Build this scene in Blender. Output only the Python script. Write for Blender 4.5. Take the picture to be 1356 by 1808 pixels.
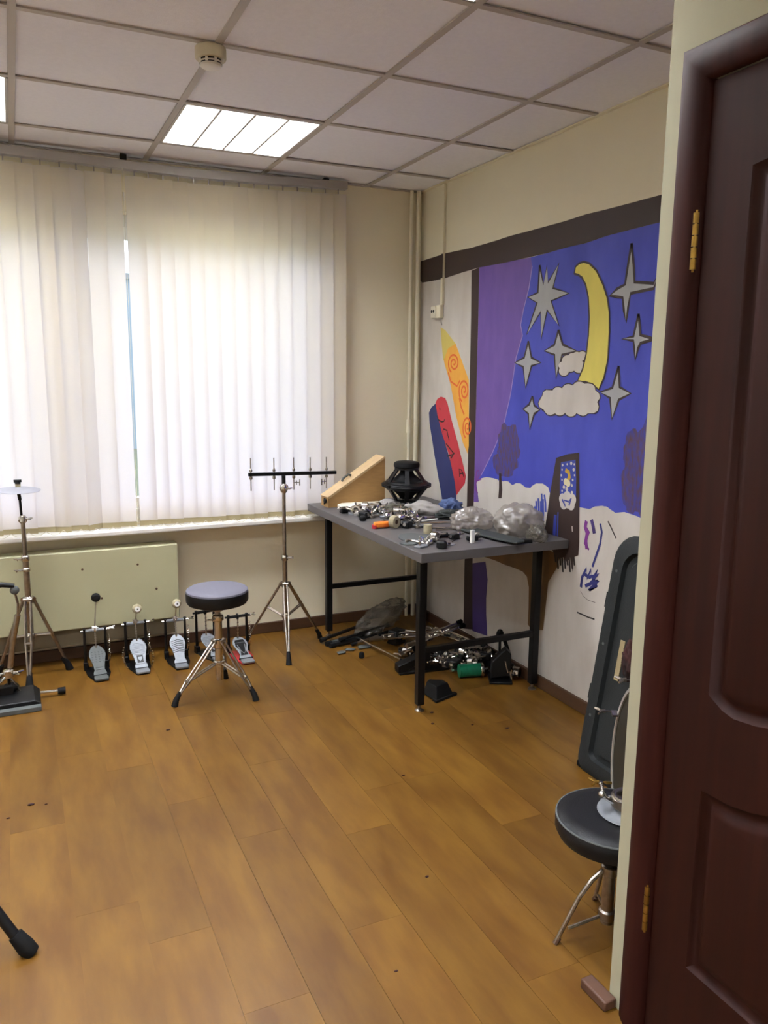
import bpy, math, random
from mathutils import Vector, Matrix, noise
from mathutils.geometry import tessellate_polygon
random.seed(7)
PI = math.pi
for o in list(bpy.data.objects): bpy.data.objects.remove(o, do_unlink=True)
SC = bpy.context.scene
COL = SC.collection

# ------------------------------------------------------------------ camera
cam_d = bpy.data.cameras.new('camera'); cam = bpy.data.objects.new('camera', cam_d); COL.objects.link(cam)
SC.camera = cam
cam_d.sensor_fit = 'VERTICAL'; cam_d.sensor_height = 36.0
cam_d.lens = 1390.64 / 1808 * 36.0
cam_d.clip_start = 0.02; cam_d.clip_end = 500
rx = Vector((0.9064802, -0.4221605, 0.0086119)); ux = Vector((0.0645676, 0.1587398, 0.9852069)); fx = Vector((0.4172825, 0.8925145, -0.1711524))
m4 = Matrix((rx, ux, -fx)).transposed().to_4x4(); m4.translation = (0, 0, 1.48)
cam.matrix_world = m4

# ------------------------------------------------------------------ world (bright overcast day) and exposure
SKY = 2.8
W = bpy.data.worlds.new('overcast_sky'); SC.world = W; W.use_nodes = True
nt = W.node_tree; nt.nodes.clear()
bg = nt.nodes.new('ShaderNodeBackground'); wo = nt.nodes.new('ShaderNodeOutputWorld')
tc = nt.nodes.new('ShaderNodeTexCoord'); sp = nt.nodes.new('ShaderNodeSeparateXYZ'); cr = nt.nodes.new('ShaderNodeValToRGB')
nt.links.new(tc.outputs['Generated'], sp.inputs[0]); nt.links.new(sp.outputs['Z'], cr.inputs[0])
cr.color_ramp.elements[0].position = 0.0; cr.color_ramp.elements[0].color = (.60, .70, .85, 1)
cr.color_ramp.elements[1].position = .35; cr.color_ramp.elements[1].color = (.93, .95, 1.0, 1)
nt.links.new(cr.outputs[0], bg.inputs[0]); bg.inputs[1].default_value = SKY
nt.links.new(bg.outputs[0], wo.inputs[0])
SC.view_settings.view_transform = 'Standard'; SC.view_settings.look = 'None'
SC.view_settings.gamma = 1.0; SC.view_settings.use_curve_mapping = False
SC.view_settings.exposure = 0.12
LAMP = 76.0          # radiance of the fluorescent tubes

# window portal: lets the renderer aim at the sky through the window opening
pd = bpy.data.lights.new('window_portal', 'AREA'); pd.shape = 'RECTANGLE'; pd.size = 3.9; pd.size_y = 1.6
pd.cycles.is_portal = True
po = bpy.data.objects.new('window_portal', pd); COL.objects.link(po)
po.location = (-.26, 4.5, 1.5); po.rotation_euler = (PI/2, 0, PI); po.rotation_euler = (-PI/2, 0, 0)

# ------------------------------------------------------------------ helpers
def lin(c):
    if isinstance(c, str): c = tuple(int(c[i:i+2], 16)/255 for i in (0, 2, 4))
    return tuple((v/12.92 if v <= .04045 else ((v+.055)/1.055)**2.4) for v in c)

def mat(name, col, rough=.5, metal=0., var=0., scale=8., col2=None, stretch=(1, 1, 1), bump=0., rand=0., coat=0., spec=.5, bscale=None):
    m = bpy.data.materials.new(name); m.use_nodes = True
    t = m.node_tree; b = t.nodes['Principled BSDF']
    c = lin(col); c2 = lin(col2) if col2 else tuple(max(0, v*(1-var)) for v in c)
    b.inputs['Roughness'].default_value = rough; b.inputs['Metallic'].default_value = metal
    b.inputs['Specular IOR Level'].default_value = spec
    if coat: b.inputs['Coat Weight'].default_value = coat; b.inputs['Coat Roughness'].default_value = .3
    tcn = t.nodes.new('ShaderNodeTexCoord'); mp = t.nodes.new('ShaderNodeMapping'); mp.inputs['Scale'].default_value = stretch
    t.links.new(tcn.outputs['Object'], mp.inputs[0])
    nz = t.nodes.new('ShaderNodeTexNoise'); nz.inputs['Scale'].default_value = scale; nz.inputs['Detail'].default_value = 5
    t.links.new(mp.outputs[0], nz.inputs['Vector'])
    rp = t.nodes.new('ShaderNodeValToRGB'); rp.color_ramp.elements[0].position = .32; rp.color_ramp.elements[1].position = .68
    rp.color_ramp.elements[0].color = (*c, 1); rp.color_ramp.elements[1].color = (*c2, 1)
    t.links.new(nz.outputs['Fac'], rp.inputs[0])
    out = rp.outputs[0]
    if rand:
        oi = t.nodes.new('ShaderNodeObjectInfo'); mr = t.nodes.new('ShaderNodeMapRange')
        mr.inputs['To Min'].default_value = 1-rand; mr.inputs['To Max'].default_value = 1+rand
        t.links.new(oi.outputs['Random'], mr.inputs['Value'])
        hs = t.nodes.new('ShaderNodeHueSaturation'); t.links.new(mr.outputs[0], hs.inputs['Value']); t.links.new(out, hs.inputs['Color'])
        out = hs.outputs[0]
        ad = t.nodes.new('ShaderNodeVectorMath'); ad.operation = 'ADD'
        cx = t.nodes.new('ShaderNodeCombineXYZ'); mm = t.nodes.new('ShaderNodeMath'); mm.operation = 'MULTIPLY'; mm.inputs[1].default_value = 40
        t.links.new(oi.outputs['Random'], mm.inputs[0]); t.links.new(mm.outputs[0], cx.inputs[0]); t.links.new(mm.outputs[0], cx.inputs[2])
        t.links.new(tcn.outputs['Object'], ad.inputs[0]); t.links.new(cx.outputs[0], ad.inputs[1]); t.links.new(ad.outputs[0], mp.inputs[0])
    t.links.new(out, b.inputs['Base Color'])
    if bump:
        bn = t.nodes.new('ShaderNodeBump'); bn.inputs['Strength'].default_value = bump; bn.inputs['Distance'].default_value = .01
        if bscale:
            n2 = t.nodes.new('ShaderNodeTexNoise'); n2.inputs['Scale'].default_value = bscale; n2.inputs['Detail'].default_value = 3
            t.links.new(mp.outputs[0], n2.inputs['Vector']); t.links.new(n2.outputs['Fac'], bn.inputs['Height'])
        else: t.links.new(nz.outputs['Fac'], bn.inputs['Height'])
        t.links.new(bn.outputs[0], b.inputs['Normal'])
    return m

def emis(name, col, s):
    m = bpy.data.materials.new(name); m.use_nodes = True; t = m.node_tree; t.nodes.clear()
    e = t.nodes.new('ShaderNodeEmission'); e.inputs[0].default_value = (*lin(col), 1); e.inputs[1].default_value = s
    o = t.nodes.new('ShaderNodeOutputMaterial'); t.links.new(e.outputs[0], o.inputs[0]); return m

def trans(name, col, tr, transp=0., gloss=0., rough=.3, var=.0, scale=30, tcol=None):
    """thin sheet: diffuse + translucent + see-through + sheen"""
    m = bpy.data.materials.new(name); m.use_nodes = True; t = m.node_tree; t.nodes.clear()
    o = t.nodes.new('ShaderNodeOutputMaterial'); d = t.nodes.new('ShaderNodeBsdfDiffuse'); l = t.nodes.new('ShaderNodeBsdfTranslucent')
    c = (*lin(col), 1); d.inputs[0].default_value = c; l.inputs[0].default_value = (*lin(tcol or col), 1)
    if var:
        tcn = t.nodes.new('ShaderNodeTexCoord'); nz = t.nodes.new('ShaderNodeTexNoise'); nz.inputs['Scale'].default_value = scale
        t.links.new(tcn.outputs['Object'], nz.inputs['Vector']); rp = t.nodes.new('ShaderNodeValToRGB')
        rp.color_ramp.elements[0].position = .35; rp.color_ramp.elements[1].position = .65
        rp.color_ramp.elements[0].color = c; rp.color_ramp.elements[1].color = (*[v*(1-var) for v in lin(col)], 1)
        t.links.new(nz.outputs['Fac'], rp.inputs[0]); t.links.new(rp.outputs[0], d.inputs[0])
    x = t.nodes.new('ShaderNodeMixShader'); x.inputs[0].default_value = tr
    t.links.new(d.outputs[0], x.inputs[1]); t.links.new(l.outputs[0], x.inputs[2]); s = x
    if transp:
        a = t.nodes.new('ShaderNodeBsdfTransparent'); y = t.nodes.new('ShaderNodeMixShader'); y.inputs[0].default_value = transp
        t.links.new(s.outputs[0], y.inputs[1]); t.links.new(a.outputs[0], y.inputs[2]); s = y
    if gloss:
        g = t.nodes.new('ShaderNodeBsdfGlossy'); g.inputs['Roughness'].default_value = rough; y = t.nodes.new('ShaderNodeMixShader'); y.inputs[0].default_value = gloss
        t.links.new(s.outputs[0], y.inputs[1]); t.links.new(g.outputs[0], y.inputs[2]); s = y
    t.links.new(s.outputs[0], o.inputs[0]); return m

class MB:
    def __init__(s): s.v = []; s.f = []
    def add(s, vs, fs, M=None):
        n = len(s.v)
        s.v += [tuple(M @ Vector(v)) if M else tuple(v) for v in vs]; s.f += [tuple(i+n for i in f) for f in fs]; return s
    def box(s, c, d, M=None, rz=0, taper=1.):
        x, y, z = d[0]/2, d[1]/2, d[2]/2
        vs = [(-x, -y, -z), (x, -y, -z), (x, y, -z), (-x, y, -z), (-x*taper, -y*taper, z), (x*taper, -y*taper, z), (x*taper, y*taper, z), (-x*taper, y*taper, z)]
        T = Matrix.Translation(c) @ Matrix.Rotation(rz, 4, 'Z')
        if M: T = M @ T
        return s.add(vs, [(0, 3, 2, 1), (4, 5, 6, 7), (0, 1, 5, 4), (1, 2, 6, 5), (2, 3, 7, 6), (3, 0, 4, 7)], T)
    def span(s, a, b):
        return s.box([(a[i]+b[i])/2 for i in range(3)], [abs(b[i]-a[i]) for i in range(3)])
    def bar(s, p0, p1, w, h=None):
        h = h or w; p0 = Vector(p0); p1 = Vector(p1); d = p1-p0; q = d.to_track_quat('Z', 'Y').to_matrix().to_4x4()
        return s.box((0, 0, 0), (w, h, d.length), Matrix.Translation((p0+p1)/2) @ q)
    def tube(s, path, r, n=10, cap=True, closed=False):
        path = [Vector(p) for p in path]; k = len(path); rs = r if isinstance(r, (list, tuple)) else [r]*k
        up = None; vs = []
        for i, p in enumerate(path):
            if closed: d = (path[(i+1) % k]-path[i-1])
            else: d = path[min(i+1, k-1)]-path[max(i-1, 0)]
            d = d.normalized() if d.length > 1e-9 else Vector((0, 0, 1))
            if up is None:
                up = Vector((0, 0, 1)) if abs(d.z) < .9 else Vector((1, 0, 0))
            a = d.cross(up); 
            if a.length < 1e-6: a = d.cross(Vector((0.3, 1, 0)))
            a.normalize(); b = a.cross(d).normalized(); up = b
            for j in range(n):
                t = 2*PI*j/n; vs.append(p + (a*math.cos(t)+b*math.sin(t))*rs[i])
        fs = []
        for i in range(k if closed else k-1):
            for j in range(n):
                a0 = i*n+j; a1 = i*n+(j+1) % n; b0 = ((i+1) % k)*n+j; b1 = ((i+1) % k)*n+(j+1) % n; fs.append((a0, a1, b1, b0))
        if cap and not closed: fs.append(tuple(range(n-1, -1, -1))); fs.append(tuple((k-1)*n+j for j in range(n)))
        return s.add(vs, fs)
    def cyl(s, p0, p1, r0, r1=None, n=16): return s.tube([p0, p1], [r0, r0 if r1 is None else r1], n)
    def lathe(s, prof, M=None, n=24):
        vs = []; fs = []; k = len(prof)
        for r, z in prof:
            for j in range(n): vs.append((r*math.cos(2*PI*j/n), r*math.sin(2*PI*j/n), z))
        for i in range(k-1):
            for j in range(n): fs.append((i*n+j, i*n+(j+1) % n, (i+1)*n+(j+1) % n, (i+1)*n+j))
        if prof[0] == prof[-1]: return s.add(vs, fs, M)
        if prof[0][0] > 1e-6: fs.append(tuple(range(n-1, -1, -1)))
        if prof[-1][0] > 1e-6: fs.append(tuple((k-1)*n+j for j in range(n)))
        return s.add(vs, fs, M)
    def sph(s, c, r, n=14, sc=(1, 1, 1)):
        k = n//2; prof = [(max(1e-7, math.sin(PI*i/k))*r, -math.cos(PI*i/k)*r) for i in range(k+1)]
        return s.lathe(prof, Matrix.Translation(c) @ Matrix.Diagonal((*sc, 1)), n)
    def prism(s, poly, a, b, f):
        """poly in 2D, extruded from a to b; f(u,v,w)->xyz"""
        n = len(poly); vs = [f(u, v, a) for u, v in poly]+[f(u, v, b) for u, v in poly]
        tr = tessellate_polygon([[Vector((u, v, 0)) for u, v in poly]])
        fs = [tuple(t) for t in tr]+[tuple(i+n for i in reversed(t)) for t in tr]+[(i, (i+1) % n, (i+1) % n+n, i+n) for i in range(n)]
        return s.add(vs, fs)
    def build(s, name, m, parent=None, bev=0., smooth=True, ang=38, label=None, loc=None, kind=None, fixn=True, bseg=2):
        me = bpy.data.meshes.new(name); me.from_pydata(s.v, [], s.f); me.validate()
        if fixn:
            import bmesh
            bm = bmesh.new(); bm.from_mesh(me); bmesh.ops.remove_doubles(bm, verts=bm.verts, dist=1e-6); bmesh.ops.recalc_face_normals(bm, faces=bm.faces); bm.to_mesh(me); bm.free()
        if smooth:
            me.polygons.foreach_set('use_smooth', [True]*len(me.polygons)); me.set_sharp_from_angle(angle=math.radians(ang))
        me.materials.append(m)
        o = bpy.data.objects.new(name, me); COL.objects.link(o)
        if parent: o.parent = parent
        if loc: o.location = loc
        if bev:
            b = o.modifiers.new('bevel', 'BEVEL'); b.width = bev; b.segments = bseg; b.limit_method = 'ANGLE'; b.angle_limit = .6; b.harden_normals = False
        if label: o['label'] = label
        if kind: o['kind'] = kind
        return o

def thing(name, label, cat, loc=(0, 0, 0), rz=0, group=None):
    o = bpy.data.objects.new(name, None); COL.objects.link(o); o.empty_display_size = .05
    o.location = loc; o.rotation_euler = (0, 0, rz); o['label'] = label; o['category'] = cat
    if group: o['group'] = group
    return o
def tag(o, label, cat, group=None):
    o['label'] = label; o['category'] = cat
    if group: o['group'] = group
    return o
def dup(root, loc, rz, label=None):
    r = root.copy(); COL.objects.link(r); r.location = loc; r.rotation_euler = (0, 0, rz)
    if label: r['label'] = label
    for ch in list(root.children):
        c = ch.copy(); COL.objects.link(c); c.parent = r
        for g in ch.children:
            d = g.copy(); COL.objects.link(d); d.parent = c
    return r

# ------------------------------------------------------------------ materials
M_plank = mat('oak_laminate', '674818', .38, var=.0, col2='53350f', scale=3.6, stretch=(4.5, 1.1, 4.5), rand=.11, bump=.03, spec=.28)
M_joint = mat('floor_joint', '523818', .8)
M_wall = mat('cream_wall_paint', 'e0d8bd', .85, var=.05, scale=2.5, bump=.05, bscale=60)
M_wallw = mat('window_wall_paint', 'eae0c2', .85, var=.06, scale=2.0, bump=.05, bscale=60)
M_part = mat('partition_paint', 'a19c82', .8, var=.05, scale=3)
M_tile = mat('ceiling_tile_board', 'efeef1', .95, var=.04, scale=60, bump=.1, bscale=250, rand=.015)
M_grid = mat('ceiling_grid_metal', 'b0a89e', .6)
M_plen = mat('plenum_dark', '4a4642', .9)
M_base = mat('brown_skirting', '4a301c', .55, var=.2, scale=10, stretch=(1, 8, 8))
M_pvc = mat('white_pvc', 'eeeeea', .35)
M_chrome = mat('chrome', 'd6d2cc', .16, metal=1., var=.12, scale=40)
M_chromed = mat('worn_chrome', 'a89e92', .28, metal=1., var=.25, scale=60)
M_steel = mat('brushed_aluminium', '85888c', .55, metal=.5, var=.12, scale=60)
M_black = mat('black_plastic', '0c0c0c', .5, var=.2, scale=30, spec=.3)
M_blackm = mat('black_painted_metal', '0a0a0b', .42, var=.2, scale=20, spec=.3)
M_rubber = mat('black_rubber', '080808', .75, var=.2, scale=40, spec=.25)
M_vinyl = mat('black_vinyl', '0b0b0d', .5, spec=.3, var=.15, scale=80, bump=.1, bscale=300)
M_vinylt = mat('cloth_top_window_sheen', '55535f', .62, var=.08, scale=80, bump=.2, bscale=400, spec=.8)  # base colour lightened to paint in the window's reflection on the seat
M_table = mat('grey_laminate', '504c4b', .5, var=.06, scale=20, bump=.02)
M_wood = mat('plain_chipboard', 'a67f4c', .65, var=.15, scale=18, stretch=(1, 1, 5))
M_woodl = mat('pale_plywood_edge', 'bfa27a', .65, var=.12, scale=25)
M_door = mat('mahogany_veneer', '2a0d06', .55, col2='200804', scale=4, stretch=(8, 8, .6), bump=.03, spec=.18)
M_case = mat('mahogany_casing', '30140f', .55, col2='260f0b', scale=4, stretch=(8, 8, .6), spec=.08)
M_brass = mat('aged_brass', 'a8853f', .35, metal=.9, var=.35, scale=60)
M_rad = mat('radiator_enamel', 'aeaa88', .45, var=.04, scale=5)
M_sill = mat('window_sill_pvc', 'e6e2d8', .35)
M_rail = mat('blind_rail_grey', '9a938c', .45)
M_slat = trans('blind_fabric', 'efdaa2', .62, tcol='e4e6fa', var=.03, scale=200)
M_slatw = trans('blind_hem', 'b8ab86', .35, tcol='a89c7c')
M_glass = trans('window_glass', 'ffffff', 0, transp=.97, gloss=.0)
M_bag = trans('clear_plastic_bag', 'bdb3a6', .5, transp=.48, gloss=.12, rough=.25)
M_bagg = trans('dusty_plastic_bag', '7a7264', .4, transp=.5, gloss=.06, rough=.3)
M_case_p = mat('grey_green_case_plastic', '1d2020', .62, spec=.3, var=.12, scale=8, bump=.15, bscale=200)
M_case_d = mat('case_groove', '0c0d0d', .7)
M_offw = mat('off_white_card', 'd8d2bd', .7, var=.06, scale=14)
M_paper = mat('white_paper', 'e4e2da', .8)
M_orange = mat('orange_plastic', 'dd8418', .45, col2='c9521a', scale=30)
M_felt = mat('beige_felt', 'a3987a', .95, var=.2, scale=90, bump=.3)
M_olive = mat('olive_shell', '3a3620', .5, col2='2b2716', scale=6)
M_green = mat('green_sparkle_shell', '0f6a4a', .35, var=.35, scale=40)
M_cloth = mat('pale_grey_cloth', '9a948e', .9, var=.15, scale=20)
M_clothk = mat('dark_olive_cloth', '4c483c', .9, var=.3, scale=25)
M_bluec = mat('faded_blue_cloth', '53648c', .9, col2='3a4768', scale=40)
M_pad = mat('dark_grey_rubber_pad', '4b4e4c', .7, var=.1, scale=30)
M_strap = mat('dark_green_grey_strap', '2b2f2d', .75, var=.12, scale=30)
M_redc = mat('dark_red_cloth', '3e1712', .9, col2='1a0908', scale=30)
M_red = mat('red_metal', 'a8232c', .4, var=.15, scale=20)
M_plinth = mat('worn_brown_block', '523524', .6, var=.25, scale=25)
M_detector = mat('detector_cream', 'c8bfa2', .5); M_detw = mat('detector_white', 'dcd8cc', .45)
M_hoop = mat('bright_hoop', 'c9c6be', .32, metal=.55, var=.08, scale=30)
M_cymb = trans('pale_cymbal', '9a9aa2', .2, transp=.08, gloss=.3, rough=.3)

# ================================================================== SETTING
XL, XR, YF, YB, H = -2.6, 2.22, -1.25, 4.27, 2.519
def struct(name, mb, m, parent=None, **k):
    o = mb.build(name, m, parent, **k)
    if parent is None: o['kind'] = 'structure'
    return o
# floor: laminate boards in staggered courses
fl = struct('floor', MB().span((XL-.1, YF-.1, -.06), (XR+.1, YB+.1, -.006)), M_joint)
ENDS = {0: .12, 1: .93, 2: .6, 3: .3, 4: .76, 5: .18, 6: .41, 7: .42, 8: .02, 9: .66}
cache = {}
PX = .1655
k0 = -16
for k in range(k0, 13):
    xa = .065+k*PX; xb = xa+PX
    xa2, xb2 = max(xa, XL), min(xb, XR)
    if xb2-xa2 < .01: continue
    off = ENDS.get(k, (k*.37) % 1.0)
    y = YF - 1 + ((off-(YF-1)) % 1.0)
    y = YF-1+((off-YF) % 1.0)
    while y < YB:
        ya, yb = max(y, YF), min(y+1.0, YB)
        if yb-ya > .02:
            key = (round(xb2-xa2, 3), round(yb-ya, 3))
            if key not in cache:
                mb = MB().box((0, 0, -.004), (key[0]-.0005, key[1]-.0005, .008))
                cache[key] = mb.build('plank', M_plank, fl, loc=((xa2+xb2)/2, (ya+yb)/2, 0))
            else:
                o = cache[key].copy(); COL.objects.link(o); o.location = ((xa2+xb2)/2, (ya+yb)/2, 0)
        y += 1.0
# walls
OX0, OX1, OZ0, OZ1 = -2.2, 1.69, .70, 2.27
wb = MB().span((XL-.2, YB, -.06), (XR+.25, YB+.23, OZ0)).span((XL-.2, YB, OZ1), (XR+.25, YB+.23, H+.25)).span((XL-.2, YB, OZ0), (OX0, YB+.23, OZ1)).span((OX1, YB, OZ0), (XR+.25, YB+.23, OZ1))
struct('wall_back', wb, M_wallw)
struct('wall_right', MB().span((XR, YF-.2, -.06), (XR+.2, YB, H+.25)), M_wall)
M_walll = mat('bounce_white_wall', 'f0ece0', .85, var=.03)  # for the unseen walls, whitened to bounce more light into the room
struct('wall_left', MB().span((XL-.2, YF-.2, -.06), (XL, YB, H+.25)), M_walll)
struct('wall_front', MB().span((XL-.2, YF-.2, -.06), (XR+.2, YF, H+.25)), M_walll)
# partition with the panelled door: wall with a doorway, its end faces the window
PW, PT, PE = 1.208, .11, 1.279
DY0, DY1, DZ = .36, 1.166, 2.022
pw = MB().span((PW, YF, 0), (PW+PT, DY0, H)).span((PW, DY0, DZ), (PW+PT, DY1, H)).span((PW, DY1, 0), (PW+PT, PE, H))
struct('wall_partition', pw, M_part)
# ceiling: dark plenum, tiles, T-bar grid
ce = struct('ceiling', MB().span((XL, YF, H+.10), (XR, YB, H+.14)), M_plen)
GX, GY = .068, 3.92
LIGHTS = [(1, 0), (-1, 0), (-3, 0), (1, -3), (-1, -3), (-3, -3), (1, -6), (-1, -6), (-3, -6)]
LIGHTS = [(i, j) for i, j in LIGHTS]
tc_ = {}
xs = sorted(set([XL, XR]+[GX+.6*i for i in range(-4, 4)])); xs = [x for x in xs if XL <= x <= XR]
ys = sorted(set([YF, YB]+[GY-.6*i for i in range(0, 9)])); ys = [y for y in ys if YF <= y <= YB]
for a in range(len(xs)-1):
    for b in range(len(ys)-1):
        xc, yc = (xs[a]+xs[a+1])/2, (ys[b]+ys[b+1])/2; dx, dy = xs[a+1]-xs[a], ys[b+1]-ys[b]
        if dx < .03 or dy < .03: continue
        gi, gj = round((xs[a]-GX)/.6), round((ys[b+1]-GY)/.6)
        if dx > .55 and dy > .55 and (gi, gj) in LIGHTS: continue
        key = (round(dx, 3), round(dy, 3))
        z = H+.006+random.uniform(-.001, .002)
        if key not in tc_:
            tc_[key] = MB().box((0, 0, .006), (dx-.006, dy-.006, .012)).build('ceiling_tile', M_tile, ce, loc=(xc, yc, z))
        else:
            o = tc_[key].copy(); COL.objects.link(o); o.location = (xc, yc, z)
            o.rotation_euler = (random.uniform(-.002, .002), random.uniform(-.002, .002), 0)
for x in xs[1:-1]:
    MB().span((x-.012, YF, H-.001), (x+.012, YB, H+.005)).build('grid_rail', M_grid, ce)
for y in ys[1:-1]:
    MB().span((XL, y-.012, H-.0005), (XR, y+.012, H+.0045)).build('grid_rail', M_grid, ce)
MB().span((XR-.02, YF, H-.002), (XR, YB, H+.004)).build('edge_angle', M_wall, ce)
MB().span((XL, YB-.02, H-.002), (XR, YB, H+.004)).build('edge_angle', M_grid, ce)
# skirtings
struct('baseboard_right', MB().span((XR-.016, PE, 0), (XR, YB, .062)), M_base, bev=.004)
struct('baseboard_back', MB().span((XL, YB-.016, 0), (XR-.016, YB, .062)), M_base, bev=.004)
struct('baseboard_left', MB().span((XL, YF, 0), (XL+.016, YB-.016, .062)), M_base, bev=.004)
# window: frame, sashes, panes, handle, sill
wf = MB().span((OX0, 4.36, OZ0), (OX1, 4.43, OZ0+.075)).span((OX0, 4.36, OZ1-.07), (OX1, 4.43, OZ1)).span((OX0, 4.36, OZ0), (OX0+.07, 4.43, OZ1)).span((OX1-.07, 4.36, OZ0), (OX1, 4.43, OZ1))
for x in (-.95, .27): wf.span((x-.04, 4.36, OZ0), (x+.04, 4.43, OZ1))
win = struct('window_1', wf, M_pvc, bev=.004)
for x0, x1 in ((-.91, -.05), (-.05, .23+.0), ):
    pass
def sash(x0, x1):
    z0, z1 = OZ0+.06, OZ1-.06; w = .062
    m = MB().span((x0, 4.335, z0), (x1, 4.385, z0+w)).span((x0, 4.335, z1-w), (x1, 4.385, z1)).span((x0, 4.335, z0+w), (x0+w, 4.385, z1-w)).span((x1-w, 4.335, z0+w), (x1, 4.385, z1-w))
    s = m.build('sash', M_pvc, win, bev=.005)
    MB().span((x0+w, 4.37, z0+w), (x1-w, 4.374, z1-w)).build('pane', M_glass, s, smooth=False)
    return s
s1 = sash(.30, 1.63)
h = MB().cyl((.345, 4.335, 1.40), (.345, 4.31, 1.40), .013).bar((.345, 4.306, 1.41), (.345, 4.306, 1.30), .018, .012)
h.build('handle', M_pvc, s1, bev=.003)
sash(-.92, .24)
s3 = sash(-2.14, -.98)
MB().span((OX0-.03, 4.15, .657), (OX1+.03, 4.36, .687)).build('window_sill', M_sill, win, bev=.008)

# door in the partition
dm = MB()
def dshape(pts): return pts
yl, yr = DY1-.006, DY0+.006
up = [(1.06, .864), (1.025, .845), (.998, .839), (.95, .845), (.90, .858), (.83, .872), (.76, .878)]
up = up + [(1.52-y, z) for y, z in reversed(up[:-1])]
yb_ = .46
top = [(.46, 1.85), (.56, 1.865), (.66, 1.885), (.76, 1.892), (.86, 1.885), (.96, 1.865), (1.06, 1.85)]
UP = up+top
lo_top = [(.46, .661), (.53, .664), (.58, .675), (.64, .697), (.70, .712), (.76, .716), (.82, .712), (.88, .697), (.94, .675), (.99, .664), (1.06, .661)]
LO = [(1.06, .257), (.46, .257)]+lo_top
XD = PW-.002
def offset(poly, d):
    n = len(poly); A = sum(poly[i][0]*poly[(i+1) % n][1]-poly[(i+1) % n][0]*poly[i][1] for i in range(n)); sg = 1 if A > 0 else -1
    r = []
    for i in range(n):
        a, b, c = Vector(poly[i-1]), Vector(poly[i]), Vector(poly[(i+1) % n])
        e1 = (b-a).normalized(); e2 = (c-b).normalized(); n1 = Vector((-e1.y, e1.x))*sg; n2 = Vector((-e2.y, e2.x))*sg
        q = n1+n2; l = q.length
        q = q/l if l > 1e-6 else n1
        r.append(tuple(b+q*d/max(.5, q.dot(n1))))
    return r
# leaf face with holes for the panels
outer = [(yl, .008), (yr, .008), (yr, DZ-.004), (yl, DZ-.004)]
loops = [[Vector((u, v, 0)) for u, v in L] for L in (outer, UP, LO)]
tr = tessellate_polygon(loops); flat = [(XD, v.x, v.y) for L in loops for v in L]
dm.add(flat, [tuple(t) for t in tr])
dm.span((XD+.02, yr, .008), (PW+.045, yl, DZ-.004))
for (a, b) in (((XD, yl, .008), (XD+.02, yl, DZ-.004)),):
    dm.add([(XD, yl, .008), (XD+.02, yl, .008), (XD+.02, yl, DZ-.004), (XD, yl, DZ-.004)], [(0, 1, 2, 3)])
door = struct('door_1', dm, M_door, fixn=False, smooth=False)
for L in (UP, LO):
    prof = [(0, 0), (.004, .004), (.012, .010), (.020, .011), (.026, .007), (.034, .002), (.042, .0)]
    rings = [offset(L, d) for d, _ in prof]; n = len(L)
    pm = MB(); vs = []; fs = []
    for (d, dd), R_ in zip(prof, rings): vs += [(XD+dd, u, v) for u, v in R_]
    for i in range(len(prof)-1):
        for j in range(n): fs.append((i*n+j, i*n+(j+1) % n, (i+1)*n+(j+1) % n, (i+1)*n+j))
    last = rings[-1]; t3 = tessellate_polygon([[Vector((u, v, 0)) for u, v in last]]); bse = (len(prof)-1)*n
    fs += [tuple(bse+i for i in t) for t in t3]
    pm.add(vs, fs); pm.build('moulded_panel', M_door, door, ang=50)
# far-side handle of the leaf
dh = MB().cyl((XD, .43, 1.02), (XD-.05, .43, 1.02), .01).tube([(XD-.05, .43, 1.02), (XD-.055, .47, 1.02), (XD-.05, .55, 1.015)], .009).box((XD-.003, .43, 1.0), (.006, .04, .2))
dh.build('door_handle', M_brass, door, bev=.002)
for z0, z1 in ((1.683, 1.789), (.270, .378)):
    hm = MB(); 
    for i in range(5):
        a = z0+(z1-z0)*i/5; b = z0+(z1-z0)*(i+1)/5; hm.cyl((XD-.010, 1.171, a+.001), (XD-.010, 1.171, b-.001), .0065, n=12)
    hm.cyl((XD-.010, 1.171, z0-.004), (XD-.010, 1.171, z1+.004), .004, n=10)
    hm.build('hinge', M_brass, door)
# casing (architrave): rounded profile, mitred, three lengths
def casing(path_in, path_out, name='trim_1'):
    pass
cs = MB()
prof = [(0, 0), (.0, -.010), (.008, -.017), (.022, -.021), (.04, -.021), (.056, -.016), (.072, -.008), (.080, 0)]
iz, iy0, iy1 = DZ, DY1-.002, DY0+.002
vs = []; fs = []
for w, d in prof:
    vs += [(PW+d, iy0+w, 0), (PW+d, iy0+w, iz+w*.9), (PW+d, iy1-w, iz+w*.9), (PW+d, iy1-w, 0)]
for i in range(len(prof)-1):
    for j in range(3): fs.append((i*4+j, i*4+j+1, (i+1)*4+j+1, (i+1)*4+j))
cs.add(vs, fs)
struct('trim_1', cs, M_case, ang=50)
# door stop / jamb edge behind the leaf
struct('trim_2', MB().span((PW, DY1-.006, 0), (PW+PT, DY1+.0, DZ)).span((PW+.05, DY0, 0), (PW+PT, DY0+.006, DZ)), M_case)

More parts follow.
